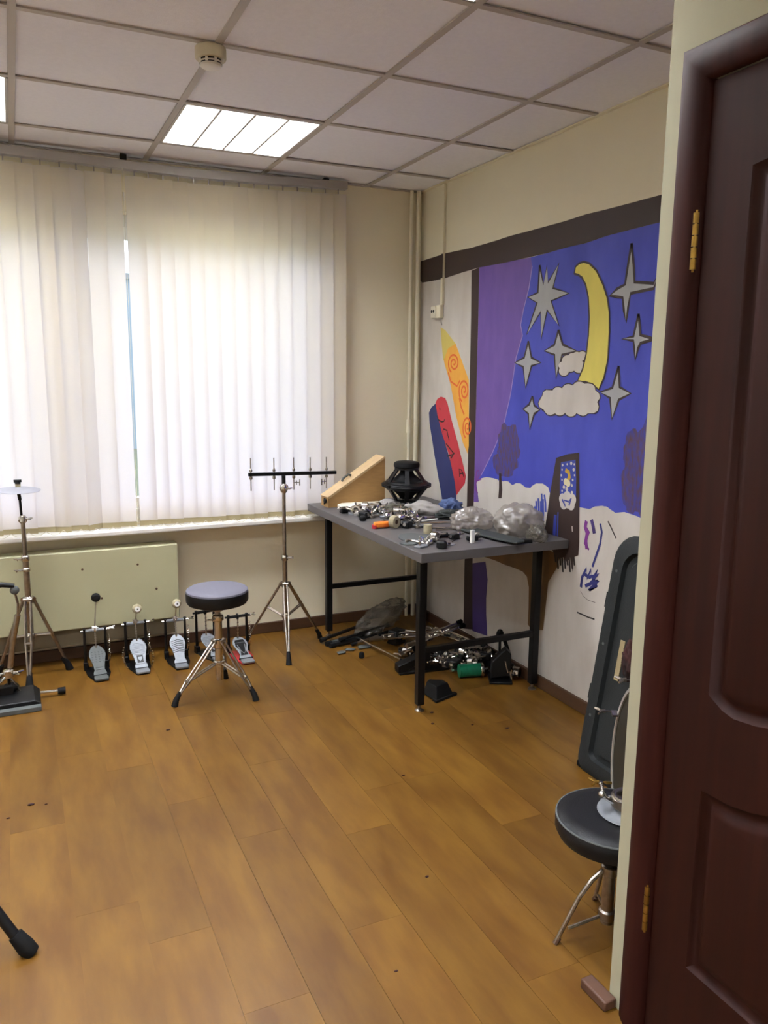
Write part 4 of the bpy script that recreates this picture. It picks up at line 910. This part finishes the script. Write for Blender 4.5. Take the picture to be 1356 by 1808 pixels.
# --- lower-left black stand whose foot enters the picture
t = thing('keyboard_stand', 'black tubular stand leg reaching in at the lower left edge', 'stand', (-.42, 2.22, 0))
lg = MB().tube([(.345, -.192, .035), (.29, -.155, .125), (.02, -.01, .55)], .0135, 14).build('leg', M_blackm, t)
MB().tube([(.372, -.200, .003), (.358, -.198, .022), (.335, -.185, .055)], [.020, .023, .0185], 14).build('rubber_foot', M_rubber, lg)
for a in (2.4, 4.2):
    e = Vector((math.cos(a)*.38, math.sin(a)*.38, 0)); lg = MB().tube([e+Vector((0, 0, .035)), Vector((0, 0, .55))], .0135, 12).build('leg', M_blackm, t)
    MB().tube([e*1.06+Vector((0, 0, .003)), e*.97+Vector((0, 0, .05))], [.02, .019], 12).build('rubber_foot', M_rubber, lg)
MB().cyl((0, 0, .30), (0, 0, 1.15), .014, n=14).build('pole', M_blackm, t)
MB().cyl((0, 0, .51), (0, 0, .59), .026, n=14).build('hub', M_black, t)
MB().box((0, 0, 1.16), (.30, .22, .012)).build('top_plate', M_blackm, t, bev=.003)

# --- worn wooden block at the foot of the wall end
t = MB().box((0, 0, .013), (.036, .088, .026)).build('wood_block', M_plinth, None, bev=.004); t.location = (1.189, 1.297, 0); t.rotation_euler = (0, 0, .02)
tag(t, 'small worn brown wooden block on the floor against the end of the cream wall strip', 'block')

# ================================================================== WORK TABLE
TZ = .761
t = thing('work_table', 'long grey laminate table on a black steel frame along the right wall', 'table', (1.865, 3.47, 0))
MB().span((-.395, -.69, TZ-.040), (.350, .70, TZ)).build('tabletop', M_table, t, bev=.002)
lx, rxx, fy, by = -.305, .305, -.525, .60
for x in (lx, rxx):
    for y in (fy, by):
        lg = MB().box((x, y, (.03+TZ-.065)/2), (.034, .034, TZ-.065-.03)).build('leg', M_blackm, t, bev=.002)
        MB().lathe([(.020, 0), (.020, .004), (.007, .012), (.007, .032)], Matrix.Translation((x, y, 0)), 14).build('levelling_foot', M_chromed, lg)
ap = MB().span((lx-.017, fy-.015, TZ-.066), (rxx+.017, fy+.015, TZ-.0405)).span((lx-.017, by-.015, TZ-.066), (rxx+.017, by+.015, TZ-.0405)).span((lx-.015, fy, TZ-.066), (lx+.015, by, TZ-.0405)).span((rxx-.015, fy, TZ-.066), (rxx+.015, by, TZ-.0405))
ap.build('top_frame', M_blackm, t)
MB().span((lx, fy-.012, .268), (rxx, fy+.012, .293)).build('stretcher', M_blackm, t)
MB().span((lx, by-.012, .278), (rxx, by+.012, .303)).build('stretcher', M_blackm, t)
MB().box((rxx-.03, by-.20, .68), (.035, .07, .09)).build('bracket_block', M_wood, t, bev=.008)

# ================================================================== THINGS ON THE TABLE
Z0 = TZ+.0005
# wedge shaped wooden monitor box
t = thing('wedge_box', 'chipboard wedge-shaped box with dark handle at the back of the table', 'box', (1.70, 4.035, Z0))
prof = [(-.175, 0), (.165, 0), (.165, .262), (.150, .262), (-.175, .060)]
MB().prism(prof, -.055, .045, lambda u, v, w: (u, w, v)).build('side_panel', M_wood, t, smooth=False)
MB().prism([(-.180, .058), (-.172, .050), (.166, .262), (.160, .272)], -.058, .058, lambda u, v, w: (u, w, v)).build('sloping_front', M_woodl, t, smooth=False)
MB().prism([(-.175, 0), (-.165, 0), (-.165, .055), (-.175, .055)], .045, .056, lambda u, v, w: (u, w, v)).build('front_edge', M_wood, t, smooth=False)
MB().span((.155, .045, 0), (.165, .056, .25)).build('back_panel', M_wood, t, smooth=False)
MB().tube([(-.075, 0, .135), (-.065, 0, .152), (-.035, 0, .172), (-.02, 0, .166)], .007, 8).build('handle', M_pad, t)
MB().lathe([(.012, 0), (.015, .006), (.010, .012), (.0001, .012)], Matrix.Translation((-.176, -.02, .035)) @ Matrix.Rotation(-PI/2, 4, 'Y'), 14).cyl((-.185, -.02, .015), (-.185, -.02, .05), .005, n=8).build('corner_knob', M_blackm, t)
# loudspeaker drivers face to face
def driver(label, loc, flip):
    t = thing('loudspeaker_driver', label, 'loudspeaker', loc)
    S = Matrix.Scale(-1, 4, (0, 0, 1)) if flip else Matrix.Identity(4)
    R_ = .135
    MB().lathe([(R_-.02, 0), (R_, 0), (R_+.002, .004), (R_, .008), (R_-.012, .010), (R_-.02, .018)], S, 40).build('flange', M_blackm, t)
    for k in range(4):
        a = k*PI/2+.35; MB().lathe([(.010, -.001), (.010, .009)], S @ Matrix.Translation((math.cos(a)*(R_+.004), math.sin(a)*(R_+.004), 0)), 10).build('mounting_ear', M_blackm, t)
    MB().lathe([(.115, .008), (.112, .022), (.095, .026)], S, 36).build('basket_rim', M_blackm, t)
    bk = MB()
    for k in range(6):
        a = k*PI/3+.1
        P = [Vector((math.cos(a)*r, math.sin(a)*r, z)) for r, z in ((.112, .016), (.088, .048), (.064, .080), (.055, .088))]
        sd = Vector((-math.sin(a), math.cos(a), 0)); w_ = (.014, .011, .012, .016); vs = []
        for p_, ww in zip(P, w_): 
            o_ = p_.normalized()*.004; vs += [p_-sd*ww+o_, p_+sd*ww+o_, p_+sd*ww-o_, p_-sd*ww-o_]
        fs = [(4*i+j, 4*i+(j+1) % 4, 4*i+4+(j+1) % 4, 4*i+4+j) for i in range(3) for j in range(4)]+[(3, 2, 1, 0), (12, 13, 14, 15)]
        bk.add([S @ v for v in vs], fs)
    bk.build('basket_spokes', M_blackm, t)
    MB().lathe([(.108, .014), (.075, .030), (.042, .060), (.035, .075)], S, 32).build('cone', M_rubber, t)
    MB().lathe([(.060, .082), (.066, .086), (.066, .094), (.0001, .094)], S, 32).build('magnet_plate', M_blackm, t)
    MB().lathe([(.062, .094), (.070, .099), (.071, .112), (.068, .122), (.058, .127), (.0001, .127)], S, 32).build('magnet', M_rubber, t)
    return t
DX, DY = 1.925, 3.83
driver('black loudspeaker driver with magnet on top, upper one of the stacked pair', (DX, DY, Z0+.128), False)
driver('black loudspeaker driver facing up, lower one of the stacked pair on the table', (DX, DY, Z0+.1275), True)
# white packet
t = MB().prism([(-.13, -.035), (-.105, -.045), (.115, -.045), (.13, -.02), (.12, .05), (-.10, .055), (-.135, .02)], 0, .022, lambda u, v, w: (u, v, w+.01)).build('paper_packet', M_offw, None, bev=.006)
t.location = (1.70, 3.925, Z0-.009); t.rotation_euler = (0, 0, -.10); tag(t, 'flat cream paper packet lying in front of the wooden wedge box', 'packet')
t = crumple((1.64, 3.90, Z0), (.085, .03, .014), 5.2, .3, 3, 2.5, -.009, 'crumpled_wrapper', M_paper, None, True); tag(t, 'thin white wrapper sticking out under the cream packet', 'wrapper')
# pale cloth roll, olive cloth, blue cloth
t = crumple((1.915, 3.60, Z0), (.105, .040, .042), 1.3, .28, 4, 1.8, -.026, 'cloth_bundle', M_cloth); t.rotation_euler = (.0, 0, -.55); tag(t, 'pale grey rolled cloth lying in front of the loudspeaker drivers', 'cloth')
t = crumple((1.80, 3.68, Z0), (.075, .05, .032), 8.3, .4, 4, 2.2, -.018, 'pouch', M_clothk, None, True); tag(t, 'dark olive crumpled pouch in the middle of the table heap', 'pouch')
t = crumple((1.80, 3.80, Z0), (.07, .04, .034), 2.3, .35, 4, 2.2, -.02, 'cloth_bundle', M_cloth, None, True); tag(t, 'small pale grey rag behind the dark olive pouch', 'cloth')
t = crumple((2.075, 3.60, Z0), (.065, .05, .048), 4.7, .5, 4, 2.6, -.02, 'blue_cloth', M_bluec, None, True); tag(t, 'faded blue crumpled cloth between the drivers and the plastic bags', 'cloth')
t = crumple((2.00, 3.455, Z0), (.08, .045, .026), 9.7, .5, 4, 2.6, -.014, 'dark_rag', M_strap, None, True); tag(t, 'dark grey rag below the pale rolled cloth', 'cloth')
# plastic bags
t = crumple((1.945, 3.17, Z0), (.100, .085, .062), 6.1, .22, 5, 1.9, -.036, 'plastic_bag', M_bag, None, True); tag(t, 'small crumpled clear plastic bag, left of the two bags on the table', 'bag')
t = thing('plastic_bag', 'large crumpled clear plastic bag with a tied corner near the right end of the table', 'bag', (2.075, 2.97, Z0))
crumple((0, 0, 0), (.105, .115, .085), 7.4, .20, 5, 1.7, -.055, 'bag_body', M_bag, t, True)
crumple((-.01, -.155, 0), (.038, .05, .042), 3.4, .35, 4, 2.2, -.024, 'bag_corner', M_bagg, t, True)
crumple((.0, .02, 0.01), (.07, .075, .045), 1.4, .45, 4, 2.6, -.035, 'bag_contents', M_cloth, t, True)
# flat strap
t = MB().prism([(-.045, .20), (.030, .215), (.042, .10), (.045, -.08), (.03, -.16), (-.03, -.175), (-.05, -.06), (-.052, .10)], 0, .010, lambda u, v, w: (u, v, w)).build('padded_strap', M_strap, None, bev=.004)
t.location = (1.925, 2.93, Z0+.0065); t.rotation_euler = (-.012, 0, .12); tag(t, 'flat dark green-grey padded strip lying across the table front under the big bag', 'strap')
t = MB().box((0, 0, .008), (.075, .022, .016)).build('strap_buckle', M_black, None, bev=.003); t.location = (1.985, 2.80, Z0); t.rotation_euler = (0, 0, -.25); tag(t, 'short black block at the front tip of the dark padded strip', 'block')
# round pads
t = MB().lathe([(.0001, 0), (.088, 0), (.090, .003), (.088, .006), (.0001, .006)], n=40).build('practice_pad', M_pad, None); t.location = (1.592, 3.06, Z0); t.scale = (.85, 1.15, 1); tag(t, 'flat dark grey round mute pad near the left edge of the table', 'pad')
t = MB().lathe([(.0001, 0), (.040, 0), (.042, .003), (.040, .005), (.0001, .005)], n=28).build('practice_pad', M_pad, None); t.location = (1.515, 2.985, Z0); tag(t, 'small grey pad poking out in front of the round mute pad', 'pad')
# orange clip, felt rolls, black knob, white card stick
t = thing('spring_clamp', 'small orange plastic clamp on the table beside a beige roll', 'clamp', (1.556, 3.350, Z0)); t.scale = (1.3, 1.3, 1.2)
MB().prism([(-.035, -.010), (.010, -.020), (.034, -.008), (.036, .010), (.01, .018), (-.03, .012)], .004, .024, lambda u, v, w: (u, v, w)).build('jaw', M_orange, t, bev=.005)
MB().cyl((-.028, 0, .0), (-.028, 0, .014), .012, n=12).build('pad', M_red, t)
t = thing('felt_roll', 'beige roll of felt tape lying on its side beside the orange clamp', 'roll', (1.61, 3.325, Z0+.030), .45)
MB().lathe([(.011, -.014), (.029, -.014), (.030, -.010), (.030, .010), (.029, .014), (.011, .014), (.011, -.014)], Matrix.Rotation(PI/2, 4, 'X'), 24).build('roll', M_felt, t); MB().lathe([(.0112, -.013), (.0112, .013), (.010, .013), (.010, -.013), (.0112, -.013)], Matrix.Rotation(PI/2, 4, 'X'), 16).build('core', M_base, t)
t = MB().lathe([(.0001, 0), (.019, 0), (.020, .003), (.020, .038), (.019, .041), (.0001, .041)], n=20).build('felt_cylinder', M_felt, None); t.location = (1.697, 3.150, Z0); tag(t, 'upright beige felt cylinder standing near the middle of the table front', 'cylinder')
t = thing('black_knob', 'black eight-sided plastic knob near the front corner of the table', 'knob', (1.60, 2.845, Z0))
MB().lathe([(.016, 0), (.024, .004), (.024, .026), (.018, .033), (.0001, .033)], n=8).build('knob_body', M_black, t, ang=20); MB().cyl((.02, .0, .012), (.045, .01, .008), .004, n=8).build('bolt', M_chromed, t)
t = MB().box((0, 0, .029), (.020, .012, .058)).build('white_block', M_paper, None, bev=.001); t.location = (1.775, 2.885, Z0); t.rotation_euler = (0, 0, .3); tag(t, 'narrow white block standing upright at the front edge of the table', 'block')
t = MB().lathe([(.0001, 0), (.014, 0), (.017, .006), (.017, .016), (.012, .024), (.0001, .026)], n=12).build('rubber_ball', M_rubber, None, ang=60); t.location = (1.545, 3.555, Z0); tag(t, 'single black rubber stopper at the left edge of the table', 'stopper')
# rods
for i, (x0, yA, x1, yB, r, m, lb) in enumerate([(1.745, 3.235, 1.94, 3.20, .0040, M_chrome, 'upper of two bright rods poking from the small plastic bag'), (1.760, 3.19, 1.93, 3.155, .0036, M_chrome, 'lower of two bright rods poking from the small plastic bag'),
     (1.765, 3.405, 1.90, 3.43, .0045, M_paper, 'white rod in front of the dark grey rag'), (1.76, 3.36, 1.92, 3.325, .0045, M_chrome, 'chrome rod between the white rod and the small bag'), (1.70, 2.93, 1.80, 3.04, .0030, M_chromed, 'thin worn rod in front of the small plastic bag'), (1.73, 3.03, 1.84, 3.07, .0030, M_chromed, 'short thin rod lying left of the dark padded strip')]):
    mb = MB().cyl((x0, yA, Z0+r), (x1, yB, Z0+r), r, n=8); t = mb.build('metal_rod', m, None); tag(t, lb, 'rod')
t = thing('wing_screw_clamp', 'black clamp with two knobs on the table between thin rods and white block', 'clamp', (1.80, 2.925, Z0))
MB().box((0, 0, .012), (.05, .022, .020)).cyl((-.03, .0, .012), (.04, 0, .014), .006, n=8).build('clamp_body', M_black, t, bev=.003)
MB().sph((.035, .018, .022), .013, 10).sph((.02, -.012, .034), .009, 8).build('chrome_knob', M_chrome, t)
t = thing('rubber_grip', 'short black rubber grip lying behind the black knob', 'grip', (1.70, 3.035, Z0)); MB().tube([(-.03, 0, .012), (.0, .005, .012), (.035, -.004, .012)], [.011, .012, .011], 10).build('grip', M_rubber, t); MB().cyl((.034, -.004, .012), (.06, -.02, .010), .005, n=8).build('pin', M_blackm, t)
t = thing('drum_key', 'small bright steel plate beside the black knob on the table corner', 'plate', (1.650, 2.885, Z0)); MB().prism([(-.035, -.012), (.02, -.016), (.042, 0), (.02, .014), (-.03, .012)], 0, .004, lambda u, v, w: (u, v, w)).build('plate', M_steel, t, bev=.001); MB().cyl((.01, 0, .004), (.01, 0, .012), .006, n=8).build('bolt', M_blackm, t)

# small chrome and black hardware heaped on the table: one of each kind, then copies
def hw_wing():
    t = thing('wing_nut', '', 'wing nut'); mb = MB().cyl((0, 0, .006), (0, 0, .018), .006, n=8); wing(mb, (0, 0, .008), (0, 0, 1), .022); mb.build('nut', M_chrome, t); MB().cyl((0, 0, 0), (0, 0, .008), .0095, n=12).build('washer', M_chromed, t); return t
def hw_lug():
    t = thing('drum_lug', '', 'lug'); MB().tube([(-.032, 0, .010), (-.024, 0, .012), (0, 0, .013), (.024, 0, .012), (.032, 0, .010)], [.005, .010, .0085, .010, .005], 10).build('lug_body', M_chrome, t); MB().box((0, 0, .003), (.018, .02, .006)).build('lug_base', M_chromed, t); return t
def hw_clamp():
    t = thing('hardware_clamp', '', 'clamp'); MB().lathe([(.013, 0), (.019, .001), (.019, .020), (.013, .021), (.013, 0)], Matrix.Translation((0, 0, .019)) @ Matrix.Rotation(PI/2, 4, 'X'), 14).build('clamp_ring', M_chrome, t); mb = MB().cyl((.018, -.01, .019), (.04, -.01, .022), .0045, n=8); wing(mb, (.038, -.01, .022), (1, 0, .1), .018); mb.build('clamp_screw', M_chromed, t); return t
def hw_block():
    t = thing('memory_lock', '', 'lock'); MB().box((0, 0, .011), (.036, .026, .022)).build('lock_body', M_blackm, t, bev=.004); MB().cyl((-.022, 0, .013), (.026, 0, .013), .006, n=8).sph((.03, 0, .014), .009, 8).build('lock_bolt', M_chrome, t); return t
def hw_hook():
    t = thing('hook_bolt', '', 'bolt'); MB().tube([(-.045, 0, .006), (.02, 0, .006), (.036, .006, .008), (.040, .02, .008), (.028, .028, .008)], .0042, 7).build('bolt_shaft', M_chromed, t); MB().cyl((-.05, 0, .008), (-.04, 0, .008), .008, n=6).build('bolt_head', M_chrome, t); return t
def hw_plate():
    t = thing('clamp_plate', '', 'plate'); MB().prism([(-.03, -.014), (.012, -.018), (.034, 0), (.012, .018), (-.03, .014)], 0, .006, lambda u, v, w: (u, v, w)).build('plate', M_steel, t, bev=.0015); MB().cyl((-.012, 0, .006), (-.012, 0, .024), .005, n=8).sph((-.012, 0, .026), .008, 8).build('post', M_chrome, t); return t
kinds = dict(wing=hw_wing, lug=hw_lug, clamp=hw_clamp, block=hw_block, hook=hw_hook, plate=hw_plate)
LAB = dict(wing='small chrome wing nut {}', lug='chrome double-ended drum lug {}', clamp='round chrome clamp with wing screw {}', block='black lock block with chrome bolt {}', hook='bent chrome hook bolt {}', plate='pointed steel plate with post {}')
GRP = dict(a='along the table in front of the cream packet', b='behind the beige felt roll on the table', c='at the front left corner of the table', d='beside the pale rolled cloth on the table')
protos = {}
def put(kind, x, y, z, rz, where, sc=1.):
    lb = LAB[kind].format(GRP.get(where, where))
    if kind not in protos: o = protos[kind] = kinds[kind](); o.location = (x, y, z); o.rotation_euler = (0, 0, rz); o['label'] = lb
    else: o = dup(protos[kind], (x, y, z), rz, lb)
    o.scale = (sc,)*3; o['group'] = kind.replace('wing', 'wing nuts').replace('lug', 'drum lugs').replace('clamp', 'clamps').replace('block', 'lock blocks').replace('hook', 'hook bolts').replace('plate', 'clamp plates')+' '+GRP.get(where, where)
    return o
spots = [('clamp', 1.62, 3.70, .3), ('hook', 1.60, 3.745, 1.2), ('lug', 1.655, 3.745, 2.0), ('plate', 1.69, 3.62, 1.2), ('wing', 1.68, 3.70, .5), ('block', 1.72, 3.70, 1.1), ('clamp', 1.705, 3.745, 2.4), ('lug', 1.735, 3.66, .3), ('hook', 1.755, 3.58, 1.9), ('block', 1.58, 3.62, 2.0), ('wing', 1.78, 3.60, 1.2), ('clamp', 1.645, 3.79, .9), ('block', 1.548, 3.80, 0), ('wing', 1.60, 3.79, 1), ('clamp', 1.565, 3.69, 2.2), ('block', 1.60, 3.66, .4), ('lug', 1.625, 3.76, .3), ('hook', 1.66, 3.62, 2.8), ('plate', 1.70, 3.66, .4), ('lug', 1.70, 3.79, 0), ('block', 1.745, 3.83, .2), ('clamp', 1.655, 3.71, .6), ('wing', 1.62, 3.615, 0), ('plate', 1.575, 3.735, 1.9), ('hook', 1.70, 3.74, .2), ('wing', 1.745, 3.745, .2), ('block', 1.66, 3.83, 2.4), ('lug', 1.70, 3.575, .8), ('clamp', 1.745, 3.62, 1.1)]
for k, x, y, r in spots: put(k, x, y, Z0, r, 'a', 1.45)
for k, x, y, r in [('clamp', 1.655, 3.37, .3), ('lug', 1.69, 3.40, 1.2), ('block', 1.67, 3.31, .7), ('clamp', 1.71, 3.34, 2.1), ('plate', 1.75, 3.31, .2), ('wing', 1.71, 3.28, .2), ('lug', 1.735, 3.39, 2.6), ('hook', 1.665, 3.445, .3), ('wing', 1.64, 3.42, 1.2), ('plate', 1.72, 3.45, 1.7), ('block', 1.76, 3.47, .2)]: put(k, x, y, Z0, r, 'b', 1.5)
for k, x, y, z, r in [('lug', 1.675, 3.355, .026, .5), ('clamp', 1.695, 3.375, .030, 1.4), ('wing', 1.72, 3.33, .034, .1)]: put(k, x, y, Z0+z, r, 'b', 1.4)
for k, x, y, r in [('plate', 1.535, 2.90, .5), ('wing', 1.565, 2.93, 0), ('lug', 1.60, 2.945, 1.0), ('clamp', 1.625, 2.975, .6), ('hook', 1.55, 2.965, 2.0), ('block', 1.745, 2.99, .4)]: put(k, x, y, Z0, r, 'c', 1.2)
for k, x, y, r in [('clamp', 1.85, 3.72, .5), ('wing', 1.87, 3.68, 0), ('lug', 1.845, 3.56, 1.0), ('wing', 1.99, 3.60, 1.3), ('hook', 1.90, 3.46, .2)]: put(k, x, y, Z0+(.0), r, 'd', 1.4)

# ================================================================== HEAP UNDER THE TABLE
FZ = .0045
def fl_rod(name, p0, p1, r, m, label, cat='rod', n=8, caps=None):
    t = thing(name, label, cat, ((p0[0]+p1[0])/2, (p0[1]+p1[1])/2, 0)); o = Vector(t.location)
    MB().cyl(Vector(p0)-o, Vector(p1)-o, r, n=n).build('tube', m, t)
    d = (Vector(p1)-Vector(p0)).normalized()
    MB().cyl(Vector(p0)-o-d*.012, Vector(p0)-o+d*.022, r*1.35, n=n).build('end_cap', caps or M_rubber, t)
    MB().cyl(Vector(p1)-o-d*.022, Vector(p1)-o+d*.012, r*1.35, n=n).build('end_cap', caps or M_rubber, t)
    return t
for i, (a, b, r, m, lb) in enumerate([((1.475, 3.955, .022), (1.80, 4.06, .050), .010, M_blackm, 'black tube farthest left under the plastic sheet behind the table leg'), ((1.50, 3.87, .014), (1.86, 3.93, .016), .012, M_blackm, 'long black tube lying nearest the loose flat scraps'), ((1.49, 3.905, .014), (1.84, 3.99, .016), .012, M_strap, 'dark green-grey tube lying between two black tubes'), ((1.56, 3.88, .038), (1.88, 3.97, .050), .009, M_blackm, 'thin black tube resting on top of the other tubes'), ((1.62, 3.85, .012), (1.80, 3.87, .034), .007, M_chromed, 'short worn chrome tube in front of the black tubes')]):
    fl_rod('stand_tube', a, b, r, m, lb)
t = crumple((1.87, 4.02, .055), (.19, .085, .055), 2.9, .35, 5, 1.8, -.028, 'plastic_sheet', M_bagg, None, True); t.rotation_euler = (0, -.25, .5); tag(t, 'dusty crumpled clear plastic sheet over the tubes in the corner under the table', 'bag')
for (x, y, rz, lb) in [(1.515, 3.765, .3, 'left of three flat grey scraps on the floor left of the table heap'), (1.575, 3.79, -.4, 'middle one of three flat grey scraps on the floor left of the table heap'), (1.665, 3.80, .1, 'largest of three flat grey scraps on the floor beside the tubes')]:
    s = 1.5 if 'largest' in lb else 1
    t = MB().prism([(-.03*s, -.010*s), (.012*s, -.018*s), (.030*s, 0), (.014*s, .018*s), (-.02*s, .016*s)], 0, .004, lambda u, v, w: (u, v, w)).build('flat_scrap', M_pad, None, bev=.001); t.location = (x, y, FZ); t.rotation_euler = (0, 0, rz); tag(t, lb, 'scrap')
t = MB().lathe([(.0001, 0), (.013, 0), (.016, .005), (.014, .024), (.010, .030), (.0001, .030)], n=12).build('rubber_stopper', M_rubber, None); t.location = (1.585, 3.655, FZ-.001); tag(t, 'small black rubber foot standing alone on the floor left of the table heap', 'stopper')
# folded stands
def folded(label, c, rz, L, tilt=0., z=.03):
    t = thing('folded_stand', label, 'stand', (c[0], c[1], z), rz); t.rotation_euler = (0, tilt, rz)
    MB().cyl((-L/2, 0, 0), (L/2, 0, 0), .012, n=12).build('tube', M_chromed, t)
    for k, (dy, dz) in enumerate(((.024, .004), (-.024, .004), (0, .026))):
        lg = MB().tube([(-L*.35, dy*.6, dz*.6), (0, dy, dz), (L*.48, dy*.8, dz*.8)], .0052, 7).build('leg', M_chrome, t); MB().cyl((L*.46, dy*.8, dz*.8), (L*.54, dy*.8, dz*.8), .012, .014, 10).build('rubber_foot', M_rubber, lg)
    for x in (-.3, -.08, .15): 
        mb = MB().lathe([(.013, -.014), (.019, -.010), (.019, .010), (.013, .014)], Matrix.Translation((x*L, 0, 0)) @ Matrix.Rotation(PI/2, 4, 'Y'), 12); wing(mb, (x*L, -.016, .008), (0, -.8, .6), .022); mb.build('clamp', M_chrome, t)
    return t
folded('folded chrome stand lying lengthways behind the front table leg', (1.92, 3.76), -.15, .46, 0, .045)
folded('folded chrome stand at the back of the heap against the wall', (2.13, 3.62), -1.35, .46, .0, .050)
folded('folded chrome stand lying across the middle of the heap', (1.95, 3.53), .30, .40, -.06, .115)
folded('short folded chrome stand half under the front stretcher', (2.03, 3.345), -.1, .30, .03, .045)
fl_rod('loose_rod', (1.66, 3.88, .030), (1.735, 3.46, .030), .0055, M_chrome, 'bright thin chrome leg slanting forward on the open floor', 'rod')
fl_rod('loose_rod', (1.80, 3.62, .14), (2.02, 3.50, .115), .0045, M_chrome, 'thin bright rod lying highest on the heap under the table', 'rod')
t = thing('pedal_base', 'long black pedal base plate pushed forward at the left of the heap', 'pedal', (1.80, 3.37, 0), -.12)
MB().span((-.135, -.035, 0), (.16, .035, .012)).build('base_plate', M_blackm, t, bev=.002)
MB().prism([(-.14, .0), (-.10, 0), (-.02, .045), (-.02, .075), (-.14, .035)], -.03, .03, lambda u, v, w: (u, w, v+.012)).build('heel_block', M_black, t, bev=.003)
MB().span((.0, -.03, .012), (.03, .03, .10)).build('post', M_blackm, t, bev=.003)
mb = MB(); wing(mb, (.03, -.03, .06), (0, -1, .2), .03); mb.sph((.07, -.01, .05), .018, 10).sph((.11, .0, .06), .014, 8); mb.build('chrome_fitting', M_chrome, t)
t = thing('drum_tom_mount', 'green cylindrical drum shell piece with chrome end lying in the heap', 'drum part', (1.975, 3.20, .034), -.25)
MB().cyl((-.055, 0, 0), (.055, 0, 0), .033, n=24).build('shell', M_green, t)
MB().lathe([(.034, -.006), (.036, 0), (.034, .010), (.022, .012), (.018, .006), (.0001, .006)], Matrix.Translation((.058, 0, 0)) @ Matrix.Rotation(PI/2, 4, 'Y'), 22).cyl((.06, 0, 0), (.095, 0, .006), .007, n=8).build('chrome_cap', M_chrome, t)
t = thing('bass_drum_pedal', 'black pedal lying at the right end of the heap beside the table leg', 'pedal', (2.09, 3.10, 0), -.5)
MB().prism([(-.055, -.06), (.055, -.06), (.06, .11), (-.06, .11)], 0, .012, lambda u, v, w: (u, v, w)).build('base_plate', M_blackm, t, bev=.003)
MB().prism([(-.05, .012), (.05, .03), (.05, .14), (.02, .17), (-.045, .10)], -.02, .03, lambda u, v, w: (u, w, v)).build('frame', M_black, t, bev=.006)
MB().tube([(.03, .03, .02), (.045, .04, .12), (.02, .05, .19), (-.02, .05, .20)], .010, 8).build('hoop_arm', M_rubber, t)
MB().cyl((.035, -.024, .05), (.02, -.024, .11), .004, n=8).cyl((.052, -.03, .02), (.045, -.03, .06), .005, n=8).build('chrome_spring', M_chrome, t)
t = thing('drum_beater', 'black padded beater standing upright against the wall right of the heap', 'beater', (2.165, 3.22, 0)); MB().tube([(0, 0, .003), (0, .005, .16)], .007, 8).build('shaft', M_blackm, t); MB().sph((0, .006, .185), .022, 12, (.9, .9, 1.4)).build('head', M_rubber, t)
t = thing('foot_wedge', 'black four-sided rubber wedge on the floor in front of the heap by the table leg', 'wedge', (1.715, 3.055, 0), .25)
MB().prism([(-.060, -.055), (.062, -.045), (.070, .015), (.0, .075), (-.045, .055)], 0, 1, lambda u, v, w: (u*(1-.35*w), v*(1-.3*w)+.008*w, .004+w*.060)).build('wedge_body', M_rubber, t, bev=.004); MB().prism([(-.066, -.06), (.078, -.05), (.080, -.03), (-.06, -.03)], 0, .012, lambda u, v, w: (u, v, w)).build('lip', M_rubber, t, bev=.002)
GRP['e'] = 'heaped on the floor under the table'
random.seed(11)
hw = ['clamp', 'block', 'lug', 'block', 'hook', 'block']
for i in range(56):
    u = random.random(); x = 1.80+.36*u+random.uniform(-.03, .03); y = 3.52-.36*u+random.uniform(-.12, .14); x = min(x, 2.16)
    z = FZ+max(0, .085-abs(y-(3.50-.33*u))*.6)*random.random()
    o = put(hw[i % 6], x, y, z, random.uniform(0, 6), 'e', 1.7 if hw[i % 6] == 'block' else 1.45); o.rotation_euler = (random.uniform(-.5, .5) if z > .03 else 0, 0, o.rotation_euler[2])
for (x, y, lb) in [(1.90, 3.60, 'black clamp foot block at the back left of the heap under the table'), (2.07, 3.42, 'black clamp foot block at the back right of the heap under the table'), (1.86, 3.80, 'black square amplifier foot block beside the plastic sheet')]:
    t = MB().box((0, 0, .04), (.09, .07, .08), taper=.85).build('foot_block', M_black, None, bev=.006); t.location = (x, y, 0); t.rotation_euler = (0, 0, x*7); tag(t, lb, 'block')

# crumbs and scuffs on the open floor
for i, (x, y, s) in enumerate([(-.035, 2.796, .012), (.012, 2.778, .006), (-.106, 2.735, .007), (.501, 3.198, .010), (1.031, 1.879, .008), (.27, 3.93, .008), (1.60, 2.90, .010), (1.55, 2.80, .009), (1.82, 2.63, .010), (1.70, 2.72, .008), (.782, 1.575, .006), (1.235, 2.45, .007)]):
    t = crumple((x, y, .0002), (s, s*.6, s*.35), i+.5, .4, 1, 2, -.1*s, 'dirt_crumb', M_redc); tag(t, 'tiny dark crumb of dirt on the open laminate floor', 'crumb', 'crumbs scattered on the floor')
bpy.context.view_layer.update()
